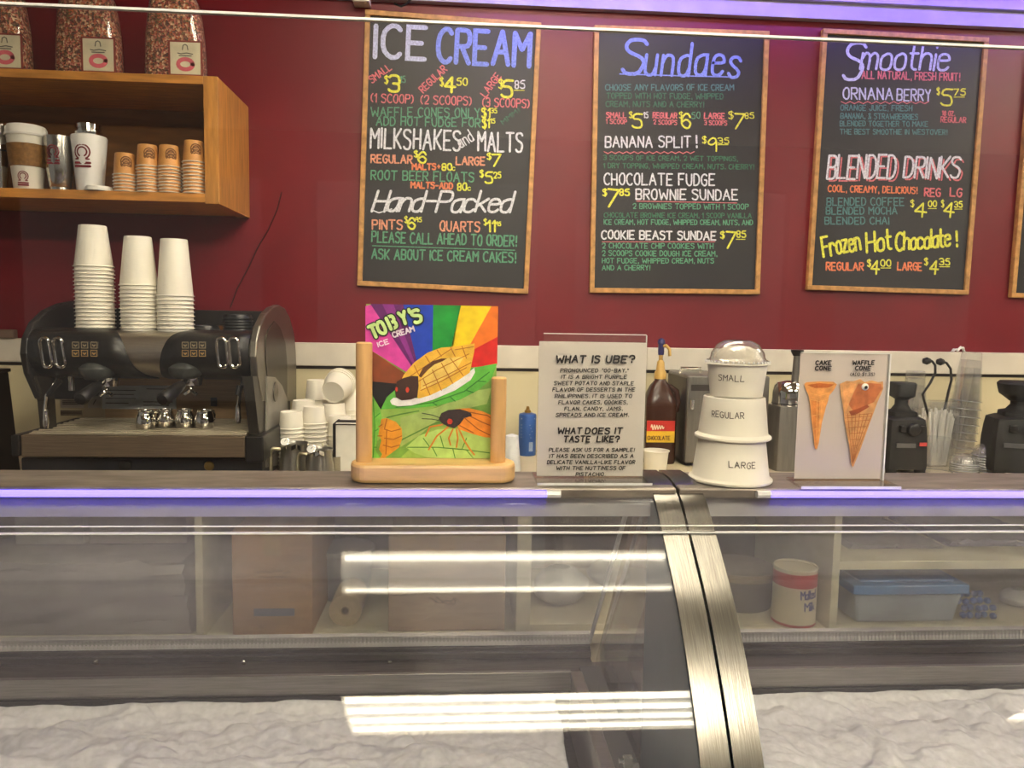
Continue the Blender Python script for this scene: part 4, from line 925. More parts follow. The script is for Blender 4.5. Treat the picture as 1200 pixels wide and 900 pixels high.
# drip tray
ta, tb = ex(24, 520, 2.12), ex(287, 520, 2.12)
zf0, zf1 = W(165, 536, 2.12).z, W(165, 511, 2.12).z
MB().box(ta, tb, 2.12, 2.46, zf0, zf1).build('drip_tray', tray_steel, bevel=.003, **k)
MB().box(ta - .022, ta - .001, 2.115, 2.46, zf0 + .002, zf1 + .001).build('tray_cheek', black, bevel=.003, **k)
MB().box(tb + .001, tb + .05, 2.115, 2.46, zf0 - .012, zf1 + .002).build('tray_cheek', black, bevel=.004, **k)
m = MB(); m.box(ta + .01, tb - .004, 2.145, 2.455, zf1 + .0003, zf1 + .003)
for i in range(9): y = 2.16 + i * .033; m.box(ta + .01, tb - .004, y, y + .010, zf1 + .003, zf1 + .0055)
m.build('drip_grid', mat('pale_steel_grid', (220, 210, 190), .4, .6, .08, 30, (.3, 8, 8)), **k)
# back splash panel
zp0, zp1 = zf1 + .001, W(165, 440, 2.46).z
MB().box(XL + .045, XR - .012, 2.46, 2.66, zp0, zp1 + .02).build('splash_panel', dk_brown, **k)
plate = mat('grey_plate', (226, 230, 230), .4, 0, .05, 30)
def sticker(a, b, c, d, m_, name='data_plate', prints=()):
    P, Q = W(a, d, 2.458), W(b, c, 2.458)
    o = MB().box(P.x, Q.x, 2.4575, 2.4598, P.z, Q.z).build(name, m_, **k)
    if prints:
        mm = MB()
        for (u0, v0, u1, v1) in prints: mm.ribbon([[(P.x + (Q.x - P.x) * u0, P.z + (Q.z - P.z) * v0), (P.x + (Q.x - P.x) * u1, P.z + (Q.z - P.z) * v1)]], .0022, lambda u, v: Vector((u, 2.4572, v)))
        mm.build('fine_print', ink, parent=o, world=True, recalc=False)
    return o
lines4 = [(.1, .8, .9, .8), (.1, .62, .85, .62), (.1, .45, .9, .45), (.1, .25, .7, .25)]
sticker(120, 163, 452, 479, plate, prints=lines4); sticker(164, 206, 452, 479, plate, prints=[(.2, .85, .8, .85), (.1, .3, .9, .3), (.1, .15, .8, .15)])
sticker(71, 98, 468, 478, mat('white_sticker', (206, 200, 188), .5), 'sticker', lines4[:3]); sticker(71, 96, 481, 487, mat('tan_sticker', (110, 96, 78), .5), 'sticker', [(.05, .5, .95, .5)])
sticker(103, 119, 464, 478, mat('white_sticker', (206, 200, 188), .5), 'sticker', [(.4, .3, .6, .7)]); sticker(247, 254, 466, 476, mat('blue_grey_sticker', (70, 76, 92), .5), 'sticker', [(.2, .5, .8, .5)])
# hood
HP = [(388, 2.40), (387, 2.25), (388, 2.19), (391, 2.155), (398, 2.135), (410, 2.126), (422, 2.130), (432, 2.15), (439, 2.19), (442, 2.26), (442, 2.40)]
HP = [(Y, W(165, y, Y).z) for y, Y in HP]; HP = [(2.62, HP[0][1])] + HP[:-1] + [(2.62, HP[-1][1])]
HS = spline(HP[1:-1], 3)
m = MB(); m.prism([(XL, y, z) for y, z in [HP[0]] + HS + [HP[-1]]], (XR - XL, 0, 0)); m.build('hood', mat('hood_steel', (196, 188, 174), .34, 1, .05, 60, (.3, 8, 8)), smooth=True, **k)
ztop = HP[0][1]
def cover(side, name):
    C = offs([q for q in HS if q[0] < 2.30][1:], .004)
    n = len(C)
    def fn(u, v):
        i = min(int(v * (n - 1) + .5), n - 1); y, z = C[i]
        a = XL if side < 0 else XR
        lim = [118, 124, 134, 142, 148, 152, 156, 160, 164]
        s = v * (len(lim) - 1); j = min(int(s), len(lim) - 2); l = lim[j] + (lim[j + 1] - lim[j]) * (s - j)
        L = ex(l, 412, 2.13) - XL
        if side > 0: L *= .90
        return (a - side * L * u, y, z)
    m = MB().grid(fn, 6, n - 1)
    o = m.build(name, black, smooth=True, **k); b = o.modifiers.new('thickness', 'SOLIDIFY'); b.thickness = .004; b.offset = -1
    return o
for side in (-1, 1):
    cv = cover(side, 'control_panel')
    for (a, b) in (((46, 58), (61.5, 73.5)) if side < 0 else ((253.5, 265), (268, 279.5))):
        yy = 2.110; p0, p1 = W(a, 396, yy), W(b, 431, yy); r_ = (p1.x - p0.x) / 2
        pts = []
        for q in range(9): an = pi * q / 8; pts.append(((p0.x + p1.x) / 2 + r_ * cos(an), yy + .002, p0.z - r_ + r_ * sin(an)))
        for q in range(9): an = pi + pi * q / 8; pts.append(((p0.x + p1.x) / 2 + r_ * cos(an), yy + .014, p1.z + r_ + r_ * sin(an)))
        MB().tube(pts, .0042, 8, True).build('chrome_loop', chrome, smooth=True, **k)
    bx = (88.5, 99, 110) if side < 0 else (217, 227, 237)
    for y_ in (404.5, 414):
        for x_ in bx:
            p = W(x_, y_, 2.118); s = .0088
            o = MB().box(p.x - s, p.x + s, 2.1185, 2.126, p.z - s, p.z + s).build('button', mat('dark_key', (52, 48, 44), .4), **k)
            m = MB(); f = lambda u, v: Vector((p.x + u, 2.118, p.z + v))
            m.ribbon([[(-s * .9, -s * .9), (s * .9, -s * .9), (s * .9, s * .9), (-s * .9, s * .9), (-s * .9, -s * .9)]], .0016, f)
            m.ribbon([[(-s * .4, s * .1), (0, -s * .3), (s * .4, s * .1)]], .003, f)
            m.build('button_print', mat('gold_print', (176, 140, 84), .5) if y_ > 410 else mat('grey_gold_print', (150, 136, 110), .5), parent=o, world=True, recalc=False)
    gx, gy = (115, 433) if side < 0 else (219, 432)
    p = W(gx, gy, 2.17)
    MB().lathe([(0, -.03), (.03, -.026), (.044, -.012), (.046, .004), (.036, .020), (.02, .026), (0, .028)], 28, Matrix.Translation((p.x, 2.165, p.z))).build('group_head', mat('smoke_grey_dome', (66, 68, 66), .28), smooth=True, **k)
    hx, hy = ((123, 445), (94, 468)) if side < 0 else ((222, 444), (190, 469))
    a, b = W(hx[0], hx[1], 2.17), W(hy[0], hy[1], 2.03)
    o = MB().lathe([(0, -.018), (.026, -.018), (.028, -.006), (.03, .0), (.03, .006), (0, .006)], 28, Matrix.Translation((a.x + .004, 2.18, a.z))).build('portafilter', chrome, smooth=True, **k)
    d = (b - a).normalized()
    MB().tube([a + d * .012, a + d * .05], .0085, 10).build('neck', chrome, parent=o, world=True, smooth=True)
    MB().tube([a + d * .045, a + d * .06, a + d * .10, b - d * .006, b], [.012, .015, .0175, .0185, .014], 16).build('handle', black, parent=o, world=True, smooth=True)
    MB().tube([(a.x + .004, 2.175, a.z - .018), (a.x + .004, 2.165, a.z - .03), (a.x - .012, 2.16, a.z - .042)], .0055, 8).tube([(a.x + .004, 2.165, a.z - .03), (a.x + .022, 2.16, a.z - .042)], .0055, 8).build('spout', chrome, parent=o, world=True, smooth=True)
    sp_ = [(68, 438), (66, 446), (60, 455), (55, 464), (53, 482), (54, 496)] if side < 0 else [(285, 438), (284, 448), (281, 460), (279, 476), (279, 490)]
    MB().tube([W(x, y, 2.2 - i * .012) for i, (x, y) in enumerate(sp_)], .0055, 8).build('steam_wand', chrome, smooth=True, **k)
    q = W(sp_[-1][0], sp_[-1][1], 2.2 - (len(sp_) - 1) * .012)
    MB().tube([q + Vector((0, 0, .035)), q, q - Vector((0, 0, .014))], [.006, .0085, .006], 10).build('wand_tip', chrome, smooth=True, **k)
    if side < 0:
        MB().tube([W(57, 462, 2.155), W(70, 446, 2.155)], .008, 10).build('wand_grip', black, **k)
    else:
        MB().tube([W(281, 452, 2.17), W(279, 463, 2.165)], .008, 10).build('wand_grip', black, **k)
p = W(83, 445, 2.22); MB().tube([p + Vector((0, 0, .01)), p - Vector((0, 0, .03))], .009, 10).build('water_outlet', chrome, smooth=True, **k)
# side panels
silver = mat('satin_silver', (124, 120, 112), .32, .8, .05, 20)
sd = [(294, 441), (292, 418), (293, 400), (297, 382), (304, 368), (312, 360), (320, 357), (327, 361), (333, 372), (338, 390), (340, 410), (341, 441), (341, 470), (300, 470)]
inn = [(313, 443), (311, 420), (311, 398), (314, 386), (321, 376), (328, 384), (334, 402), (336, 425), (336, 470), (318, 466)]
PTS = [WX(x, y, XR + .002) for x, y in sd]
for s, X in ((1, XR + .001), (-1, XL - .021)):
    m = MB(); m.prism([(X, p.y, p.z) for p in PTS], (.020, 0, 0)); m.build('side_panel', silver if s > 0 else mat('dark_side_panel', (40, 38, 38), .4), bevel=.004, **k)
m = MB(); m.prism([(XR + .0215, q.y, q.z) for q in [WX(x, y, XR + .022) for x, y in inn]], (.002, 0, 0)); m.build('side_recess', mat('dark_recess', (58, 54, 48), .4, .3), **k)
dsk = [(312, 441), (322, 442), (330, 452), (336, 468), (337, 490), (336, 548), (311, 548)]
low = [(297, 441), (313, 441), (341, 448), (341, 552), (310, 552), (306, 520)]
m = MB(); m.prism([(XR - .010, q.y, max(q.z, CTR + .002)) for q in [WX(x, y, XR + .02) for x, y in low]], (.028, 0, 0)); m.build('lower_side_panel', mat('dark_steel_side', (86, 82, 76), .4, .6), **k)
m = MB(); m.prism([(XR + .019, q.y, max(q.z, CTR + .003)) for q in [WX(x, y, XR + .022) for x, y in dsk]], (.006, 0, 0)); sp2 = m.build('side_disc_panel', mat('light_satin', (150, 146, 138), .35, .5), bevel=.002, **k)
q = WX(323, 459, XR + .026); MB().lathe([(0, 0), (.03, 0), (.03, .003), (.02, .005), (.012, .003), (0, .003)], 24, Matrix.Translation((XR + .0252, q.y, q.z)) @ Matrix.Rotation(pi / 2, 4, 'Y')).build('side_boss', silver, parent=sp2, world=True, smooth=True)
m = MB(); m.prism([(XL - .014, q.y, q.z) for q in [WX(x, y, XL) for x, y in ((40, 441), (58, 441), (62, 470), (64, 500), (54, 512), (50, 470), (44, 452))]], (.02, 0, 0)); m.build('lower_side_panel', mat('dark_steel_side', (86, 82, 76), .4, .6), **k)
# cup rail, cup tray back
zr = WX(320, 357, XR).z - .02; yr = WX(320, 357, XR).y
MB().box(XL, XR, yr, yr + .016, zr - .045, zr).build('cup_rail', black, bevel=.003, **k)
MB().box(ex(226, 380, 2.5), XR - .01, 2.55, 2.56, ztop + .001, zr - .05).build('rail_window', mat('amber_strip', (120, 78, 40), .4), **k)
MB().box(XL, XR, 2.575, 2.64, ztop - .06, zr - .02).build('back_cover', blackm, **k)

# cups on the machine
def stack(px, pb, py_first, ptop, n, rb, rt, Y, name, label, group, m_, rim_m=None, cat='cup', what='white paper cup', seg=32, z0=None, inv=True):
    z0 = W(px, pb, Y).z if z0 is None else z0
    sc_ = PX(1, Y); h = (py_first - ptop) * sc_; step = (pb - py_first) * sc_ / max(n - 1, 1)
    c = cup(name, 'x', cat, rb * sc_, rt * sc_, h, m_, group, inv, seg, rim_m); x = W(px, pb, Y).x
    for i in range(n):
        loc = (x + random.uniform(-.0006, .0006), Y, z0 + .0006 + i * step); lab = nth(i, n, what, label) if n > 1 else what + ' ' + label
        if i == 0: c.location = loc; c['label'] = lab
        else: dup(c, loc, label=lab)
    return c
CT = ztop + .0006
stack(112.5, 388, 316, 270, 18, 20, 14.2, 2.24, 'paper_cup', 'in the tallest stack on the coffee machine', 'paper cups on the coffee machine', paper_w, z0=CT)
stack(164.5, 388, 336, 281, 13, 20, 14.2, 2.24, 'paper_cup', 'in the middle stack on the coffee machine', 'paper cups on the coffee machine', paper_w, z0=CT)
stack(206, 388, 347, 283, 10, 19.5, 14.2, 2.24, 'paper_cup', 'in the right stack on the coffee machine', 'paper cups on the coffee machine', paper_w, z0=CT)
# black lids
ldm = mat('black_cup_lid', (24, 26, 28), .35)
def lid(label, loc, R):
    t = thing('cup_lid', label, 'lid', loc, 'black cup lids on the coffee machine')
    MB().lathe([(R - .002, 0), (R, .001), (R, .004), (R * .95, .006), (R * .90, .0125), (R * .84, .013), (R * .8, .010), (0, .010)], 32, cap=False).build('lid_shell', ldm, t, smooth=True)
    MB().lathe([(R + .0002, 0), (R + .0012, .0015), (R + .0002, .003)], 32, cap=False).build('lid_rim', mat('dark_grey_edge', (52, 56, 58), .35), t, smooth=True)
    return t
L0 = lid('x', (0, 0, 0), .042); fl = True
for (px, n, wh) in ((240, 2, 'in the low pile beside the right cup stack'), (279, 6, 'in the tall lid pile by the machine side')):
    for i in range(n):
        loc = (W(px, 388, 2.32).x, 2.32, CT + i * .0085); lab = nth(i, n, 'black plastic cup lid', wh)
        if fl: L0.location = loc; L0['label'] = lab; fl = False
        else: dup(L0, loc, label=lab)
# small steel pitchers on the grid
def pitcher(loc, label, s=1.0, rz=0.0):
    t = thing('steel_shot_pitcher', label, 'pitcher', loc, 'small steel pitchers on the drip tray', rz)
    MB().lathe([(0, 0), (.022, 0), (.0255, .004), (.027, .016), (.026, .03), (.022, .04), (.020, .046), (.0215, .051), (.0205, .051), (.019, .046), (.021, .04), (.022, .02), (0, .012)], 28).build('body', chrome, t, smooth=True)
    MB().tube([(0, -.020, .044), (0, -.032, .045), (0, -.036, .034), (0, -.034, .02), (0, -.026, .013)], .0032, 8).build('handle', chrome, t, smooth=True)
    return t
P0 = None
for px, yy, rz, lab in ((171, 2.22, 2.4, 'first small steel pitcher from the left on the drip tray'), (194, 2.255, -.8, 'second small steel pitcher from the left on the drip tray'), (217, 2.25, -.1, 'third small steel pitcher from the left on the drip tray'), (240, 2.24, 2.6, 'rightmost small steel pitcher on the drip tray')):
    loc = (W(px, 500, yy).x, yy, zf1 + .006)
    if P0 is None: P0 = pitcher(loc, lab, rz=rz)
    else: dup(P0, loc, (0, 0, rz), lab)

# ------------------------------------------------------------------ paper bowls right of the machine
Y1 = 2.36
G5 = 'white paper bowls beside the coffee machine'
def bowls(px, ptop, pfirst, pb, n, rb, rt, Y, where, step_px=None):
    sc_ = PX(1, Y); h = (pfirst - ptop) * sc_
    z0 = CTR; step = .012
    c = cup('paper_bowl', 'x', 'bowl', rb * sc_, rt * sc_, h, paper_w, G5, True, 32); x = W(px, ptop, Y).x
    ztp = W(px, ptop, Y).z
    n = max(1, int(round((ztp - h - CTR) / step)) + 1); n = min(n, 12); step = (ztp - h - CTR - .0005) / max(n - 1, 1)
    for i in range(n):
        loc = (x + random.uniform(-.0008, .0008), Y, z0 + .0006 + i * step); lab = nth(i, n, 'white paper bowl', where) if n > 1 else 'white paper bowl ' + where
        if i == 0: c.location = loc; c['label'] = lab
        else: dup(c, loc, label=lab)
    return x, ztp
bowls(341, 482, 502, 0, 4, 14, 12.2, 2.34, 'in the near left stack beside the coffee machine')
bowls(368, 476, 496, 0, 6, 14, 11.6, 2.37, 'in the near right stack beside the coffee machine')
bowls(356, 469, 490, 0, 7, 15, 12.5, 2.50, 'in the rear left stack beside the coffee machine')
xb_, zb_ = bowls(391, 472, 494, 0, 7, 15, 12.5, 2.50, 'in the rear right stack under the bowl lying on its side')
bowls(398, 487, 510, 0, 5, 14, 12.5, 2.41, 'in the stack behind the white napkin dispenser')
bowls(412, 456, 480, 0, 7, 15, 12.5, 2.58, 'in the rear stack half hidden by the left beech post')
bowls(371, 445, 468, 0, 7, 13, 11, 2.60, 'in the tall rearmost stack beside the coffee machine')
# tilted nested bowls, bottoms to the viewer
bl = cup('paper_bowl', 'nearest white paper bowl lying on its side atop the rear bowl stack', 'bowl', PX(17, 2.5), PX(13.5, 2.5), PX(22, 2.5), paper_w, G5, True)
c0 = W(390, 460, 2.46)
for i in range(3):
    d = Vector((.18, .93, .32)).normalized(); q = Vector((0, 0, -1)).rotation_difference(d)
    o = bl if i == 0 else dup(bl, label=['', 'second nested white paper bowl lying on its side atop the rear bowl stack', 'rearmost nested white paper bowl lying on its side atop the rear stack'][i])
    o.rotation_mode = 'QUATERNION'; o.rotation_quaternion = q; o.location = c0 + d * (PX(22, 2.5) + i * .012)
# milk pitchers with thermometers
def milk_pitcher(px, pt, w_, Y, label, rz, hpx, thermo=True):
    x = W(px, 540, Y).x; H = W(px, pt, Y).z - CTR; R = PX(w_ / 2, Y)
    t = thing('milk_pitcher', label, 'pitcher', (x, Y, CTR + .0005), 'steel milk pitchers', rz)
    MB().lathe([(0, 0), (R, 0), (R * 1.04, .006), (R * 1.04, H * .3), (R * .92, H * .7), (R * .86, H * .9), (R * .95, H), (R * .92, H), (R * .83, H * .9), (R * .9, H * .6), (R * .98, .02), (0, .012)], 36).build('body', mat('dark_reflecting_steel', (164, 160, 152), .28, .9, .05, 12), t, smooth=True)
    MB().prism([(-.012, -R * .9, H - .004), (.012, -R * .9, H - .004), (0, -R * 1.2, H + .004)], (0, 0, -.012)).build('spout', chrome, t)
    MB().tube([(-R * .9, 0, H * .86), (-R * 1.4, 0, H * .88), (-R * 1.55, 0, H * .78), (-R * 1.55, 0, H * .3), (-R * 1.4, 0, H * .16), (-R, 0, H * .18)], .0055, 8).build('handle', mat('pale_steel_handle', (210, 204, 176), .3, 1), t, smooth=True)
    return t, x, H, R
for (px, pt, w_, Y, label, rz) in ((345, 519, 34, 2.22, 'left steel milk pitcher with thermometer beside the coffee machine', .3), (375, 526, 32, 2.16, 'right steel milk pitcher with thermometer beside the coffee machine', .15)):
    t, x, H, R = milk_pitcher(px, pt, w_, Y, label, rz, 0)
    th = thing('milk_thermometer', 'round white dial thermometer clipped in the %s milk pitcher' % ('left' if px < 350 else 'right'), 'thermometer', (x - R * .2, Y - .02, CTR + H + .004))
    fx, fy = (334, 518.5) if px < 350 else (365, 527)
    c = W(fx, fy, Y - R)
    th.location = c
    M = Matrix.Rotation(radians(62), 4, 'X')
    MB().lathe([(0, 0), (.013, 0), (.0135, .002), (.0135, .006), (.0118, .007), (0, .007)], 28, M).build('dial_case', chrome, th, smooth=True)
    MB().lathe([(0, .0072), (.0112, .0072), (0, .0076)], 28, M).build('dial_face', mat('white_dial', (226, 224, 218), .4), th)
    MB().tube([M @ Vector((0, 0, .0080)), M @ Vector((.004, .006, .0080))], .0008, 6).build('needle', black, th)
    MB().tube([Vector((0, .002, -.002)), Vector((.004, .018, -.035)), Vector((.006, .026, -.09))], .0018, 6).build('stem', chrome, th)
# spoons / stirrers in a steel jar
x, Y = W(392, 540, 2.24).x, 2.24
t = thing('steel_jar', 'small steel jar of wooden stirrers behind the milk pitchers', 'jar', (x, Y, CTR + .0005))
MB().lathe([(0, 0), (.026, 0), (.028, .003), (.027, .07), (.0285, .072), (.0255, .072), (.0245, .006), (0, .006)], 24).build('body', mat('dark_reflecting_steel', (164, 160, 152), .28, .9, .05, 12), t, smooth=True)
for i, (dx, lean) in enumerate(((-.012, -.35), (-.004, -.2), (.006, .12), (.012, .3))):
    o = MB().box(-.003, .003, -.0008, .0008, 0, .105 - .006 * i).build('stirrer', mat('pale_wood_stirrer', (214, 204, 176), .6, 0, .05, 20), bevel=.0007)
    o.location = (x + dx * .5, Y - .004 + .003 * i, CTR + .008); o.rotation_euler = (0, lean * .8, .3 * i)
    tag(o, ['leftmost', 'second from left', 'second from right', 'rightmost'][i] + ' pale stirrer standing in the steel jar by the milk pitchers', 'stirrer', 'stirrers in the steel jar')
# napkin dispenser
xa, xb2 = W(391, 520, 2.22).x, W(430, 520, 2.22).x; zt2 = W(400, 496, 2.22).z
t = thing('napkin_dispenser', 'black framed dispenser holding white napkins left of the rainbow sign', 'dispenser', ((xa + xb2) / 2, 2.25, CTR + .0005))
MB().box(xa, xb2, 2.235, 2.32, CTR + .001, zt2 - .004).box(xa - .003, xa + .003, 2.222, 2.32, CTR + .001, zt2 - .002).build('holder', blackm, t, world=True, bevel=.001)
m = MB()
for i in range(5): m.box(xa + .006, xb2 - .002, 2.2345 - .0026 * (i + 1), 2.2345 - .0026 * i - .0004, CTR + .002, zt2 - .001 * (i % 3))
m.build('napkins', mat('white_napkin', (228, 224, 212), .8, 0, .03, 40), t, world=True)['kind'] = 'stuff'
MB().tube([(xa + .004, 2.222, zt2 - .006), (xa + .012, 2.219, zt2 - .003), (xb2 - .004, 2.219, zt2 - .003)], .0016, 6).build('wire_bar', chrome, t, world=True)

# blue butane-like bottle and tissue
bx, by = W(617.5, 530, 2.66).x, 2.66
H = W(617, 485, by).z - CTR; R = PX(10.5, by)
t = thing('blue_bottle', 'blue canister with brass nozzle on the back counter left of the paper sign', 'bottle', (bx, by, CTR + .0005))
MB().lathe([(0, 0), (R * .95, 0), (R, .003), (R, H - .006), (R * .92, H), (R * .5, H + .004), (0, H + .004)], 32).build('can', mat('blue_can', (48, 92, 168), .35, .3, .05, 20), t, smooth=True)
MB().lathe([(0, H + .004), (R * .36, H + .004), (R * .36, H + .012), (R * .2, H + .014), (R * .16, H + .026), (0, H + .027)], 20).build('nozzle', mat('brass', (182, 146, 84), .3, 1), t, smooth=True)
m = MB(); mpc2 = lambda u, v: Vector(((R + .0004) * sin(u / R), -(R + .0004) * cos(u / R), v))
m.ribbon([[(R * .15 + i * .0022, H * .12), (R * .15 + i * .0022, H * .34)] for i in range(7)], .0011, mpc2)
m.ribbon([[(-R * .8, H * .75 - i * .011), (R * (.2 + .4 * ((i * 7) % 3) / 3), H * .75 - i * .011)] for i in range(5)], .0022, mpc2)
m.ribbon([[(-R * .8, H * .9), (R * .8, H * .9)]], .004, mpc2)
m.build('can_print', mat('pale_print', (190, 206, 226), .5), t, recalc=False)
def tissue(name, cx, cy, cz, sx, sy, sz, label, seed):
    def fn(u, v):
        a = noise.noise(Vector((u * 3, v * 3, seed))); b = noise.noise(Vector((u * 7, v * 7, seed + 4)))
        return (cx + (u - .5) * sx + .006 * b, cy + (v - .5) * sy, cz + sz * (max(0, .55 + a * .7 + b * .25)) * min(1, 6 * u * (1 - u)) + .001)
    o = MB().grid(fn, 22, 16).build(name, mat('white_tissue', (226, 224, 220), .8, 0, .02), smooth=True, solid=.0008)
    return tag(o, label, 'tissue')
p = W(606, 545, 2.26)
tissue('crumpled_tissue', p.x + .014, 2.19, CTR, .11, .09, .035, 'crumpled white tissue lying before the blue canister', 2.2)
x = W(600, 510, 2.36).x
t = MB().lathe([(0, 0), (.026, 0), (.030, .006), (.024, .07), (.020, .115), (.0, .122)], 12).build('white_cloth', mat('white_cloth', (216, 218, 222), .85, 0, .05, 60, bump=.5), smooth=True)
t.location = (x, 2.36, CTR + .0006); tag(t, 'white cloth bundled upright behind the right beech post', 'cloth')

# chocolate syrup jug with pump
jx, jy = W(771, 520, 2.54).x, 2.54
t = thing('syrup_jug', 'dark brown chocolate syrup jug with pump between the paper sign and tubs', 'jug', (jx, jy, CTR + .0005))
sj = PX(1, jy); zpx = lambda y: W(771, y, jy).z - CTR
jw = 19 * sj
H = zpx(444)
def sqr(prof, seg=32, pw=4):
    m = MB(); vs = []; fs = []
    for (rx_, ry_, z, pw_) in prof:
        for q in range(seg):
            a = 2 * pi * q / seg; c, s_ = cos(a), sin(a); f = 1 / (abs(c) ** pw_ + abs(s_) ** pw_) ** (1 / pw_)
            vs.append((rx_ * c * f, ry_ * s_ * f, z))
    for i in range(len(prof) - 1):
        for q in range(seg): fs.append((i * seg + q, i * seg + (q + 1) % seg, (i + 1) * seg + (q + 1) % seg, (i + 1) * seg + q))
    fs.append(tuple(range(seg))[::-1]); fs.append(tuple((len(prof) - 1) * seg + q for q in range(seg)))
    return m.add(vs, fs)
sqr([(jw * .94, jw * .8, 0, 5), (jw, jw * .85, .006, 5), (jw, jw * .85, zpx(474), 5), (jw * .95, jw * .8, zpx(466), 4), (jw * .62, jw * .56, zpx(452), 2.6), (jw * .36, jw * .36, zpx(446), 2), (jw * .34, jw * .34, zpx(443), 2)], 40).build('body', mat('brown_syrup_plastic', (62, 34, 22), .25, 0, .06, 8), t, smooth=True)
MB().tube([(jw * .5, -.01, zpx(452)), (jw * 1.0, -.012, zpx(458)), (jw * 1.12, -.012, zpx(470)), (jw * 1.0, -.012, zpx(482))], .010, 10).build('handle', mat('brown_syrup_plastic', (62, 34, 22), .25), t, smooth=True)
lb = MB().box(-jw * .97, jw * .80, -jw * .85 - .0012, -jw * .85 - .0002, zpx(516), zpx(491)).build('label', mat('yellow_label', (228, 182, 40), .5), t)
MB().box(-jw * .97, jw * .80, -jw * .85 - .0018, -jw * .85 - .0012, zpx(503), zpx(491)).build('label_band', mat('red_band', (196, 44, 34), .5), lb)
m = MB(); ff = lambda u, v: Vector((u, -jw * .85 - .0021, -v))
m.ribbon([[(jw * (-.7 + .8 * q / 30), -zpx(498.5 - 2.6 * sin(q * 1.05) * (1.2 - q / 50))) for q in range(31)]], .0034, ff); m.build('label_lettering', mat('cream_print', (240, 220, 190), .5), lb, recalc=False)
m = MB(); place_text(m, 'CHOCOLATE', (-jw * .9, -zpx(513)), (jw * .5, -zpx(513)), 4.5 * sj, .0022, ff); m.build('label_lettering', mat('brown_print', (84, 50, 20), .5), lb, recalc=False)
MB().lathe([(jw * .36, zpx(444)), (jw * .38, zpx(443)), (jw * .36, zpx(436)), (jw * .28, zpx(434)), (jw * .22, zpx(424)), (jw * .13, zpx(422)), (jw * .13, zpx(414)), (0, zpx(414))], 24).build('pump_collar', mat('ochre_pump', (196, 158, 84), .35), t, smooth=True)
MB().lathe([(0, zpx(416)), (jw * .18, zpx(416)), (jw * .20, zpx(412)), (jw * .18, zpx(404)), (jw * .24, zpx(402)), (jw * .2, zpx(398)), (0, zpx(396))], 20).build('pump_head', mat('navy_pump_head', (46, 44, 96), .35), t, smooth=True)
MB().tube([(0, 0, zpx(406)), (.014, -.012, zpx(405)), (.024, -.016, zpx(409)), (.026, -.016, zpx(417))], .0055, 8).build('pump_spout', mat('ochre_pump', (196, 158, 84), .35), t, smooth=True)
o = cup('paper_cup', 'small open white paper cup before the chocolate syrup jug', 'cup', PX(15.5, 2.38), PX(13, 2.38), PX(26, 2.38), paper_w, None, False, 32)
o.location = (W(768, 545, 2.38).x, 2.38, CTR + .0005)
# steel equipment box behind the tubs
bxa, bxb, by_ = W(804, 500, 2.46).x, W(900, 500, 2.46).x, 2.46
z1_ = W(810, 440, by_).z
boxs = mat('grey_steel_box', (132, 128, 122), .4, .8, .06, 20, (6, 6, .5))
t = thing('steel_appliance', 'grey steel box appliance on the back counter behind the paper tubs', 'appliance', ((bxa + bxb) / 2, 2.57, CTR + .0005))
MB().box(bxa, bxb, by_, 2.70, CTR + .012, z1_).build('body', boxs, t, world=True, bevel=.006)
MB().box(bxa - .0018, bxa, by_ + .01, 2.69, CTR + .014, z1_ - .01).build('side_plate', mat('dark_side_plate', (70, 64, 60), .4, .5), t, world=True)
MB().tube([(bxa + .01, 2.58, z1_), (bxa + .01, 2.58, z1_ + .016), (bxa + .08, 2.58, z1_ + .016), (bxa + .08, 2.58, z1_)], .005, 8).build('lid_handle', chrome, t, world=True, smooth=True)
MB().box(bxa + .012, bxa + .10, by_ - .002, by_, z1_ - .05, z1_ - .03).build('front_plate', mat('dark_side_plate', (70, 64, 60), .4, .5), t, world=True)
MB().tube([(bxa + .016, by_ - .008, z1_ - .08), (bxa + .016, by_ - .008, z1_ - .11)], .007, 10).build('knob', chrome, t, world=True)
for a in (bxa + .02, bxb - .02):
    for yy in (by_ + .03, 2.67): MB().lathe([(.012, 0), (.012, .012)], 12, Matrix.Translation((a, yy, CTR + .0008))).build('foot', rubber, t, world=True)
# drink mixer left of the cone sign
dx, dy = W(921, 530, 2.44).x, 2.44
t = thing('drink_mixer', 'grey steel drink mixer with chrome dome and black topped rod behind the cone sign', 'mixer', (dx, dy, CTR + .0005))
zp = lambda y: W(921, y, dy).z - CTR
sqr([(PX(21, dy), .06, 0, 6), (PX(21, dy), .06, .004, 6), (PX(19.5, dy), .055, zp(478), 6), (PX(19, dy), .054, zp(475), 6)], 40).build('body', boxs, t, smooth=True)
R = PX(19, dy)
MB().lathe([(R, zp(476)), (R * 1.02, zp(470)), (R, zp(466)), (R * 1.0, zp(460)), (R * .9, zp(452)), (R * .75, zp(448)), (R * .3, zp(446)), (0, zp(446))], 36).build('dome_cap', chrome, t, smooth=True)
MB().lathe([(R * 1.03, zp(473)), (R * 1.04, zp(472))], 36, cap=False).build('cap_seam', black, t)
MB().tube([(R * .35, 0, zp(448)), (R * .42, 0, zp(416))], PX(4.2, dy), 14).build('rod', mat('satin_rod', (150, 146, 142), .3, .9), t, smooth=True)
MB().lathe([(0, zp(417)), (PX(5, dy), zp(417)), (PX(7.5, dy), zp(412)), (PX(7.5, dy), zp(410)), (0, zp(409.5))], 20, Matrix.Translation((R * .42, 0, 0))).build('rod_cap', black, t, smooth=True)
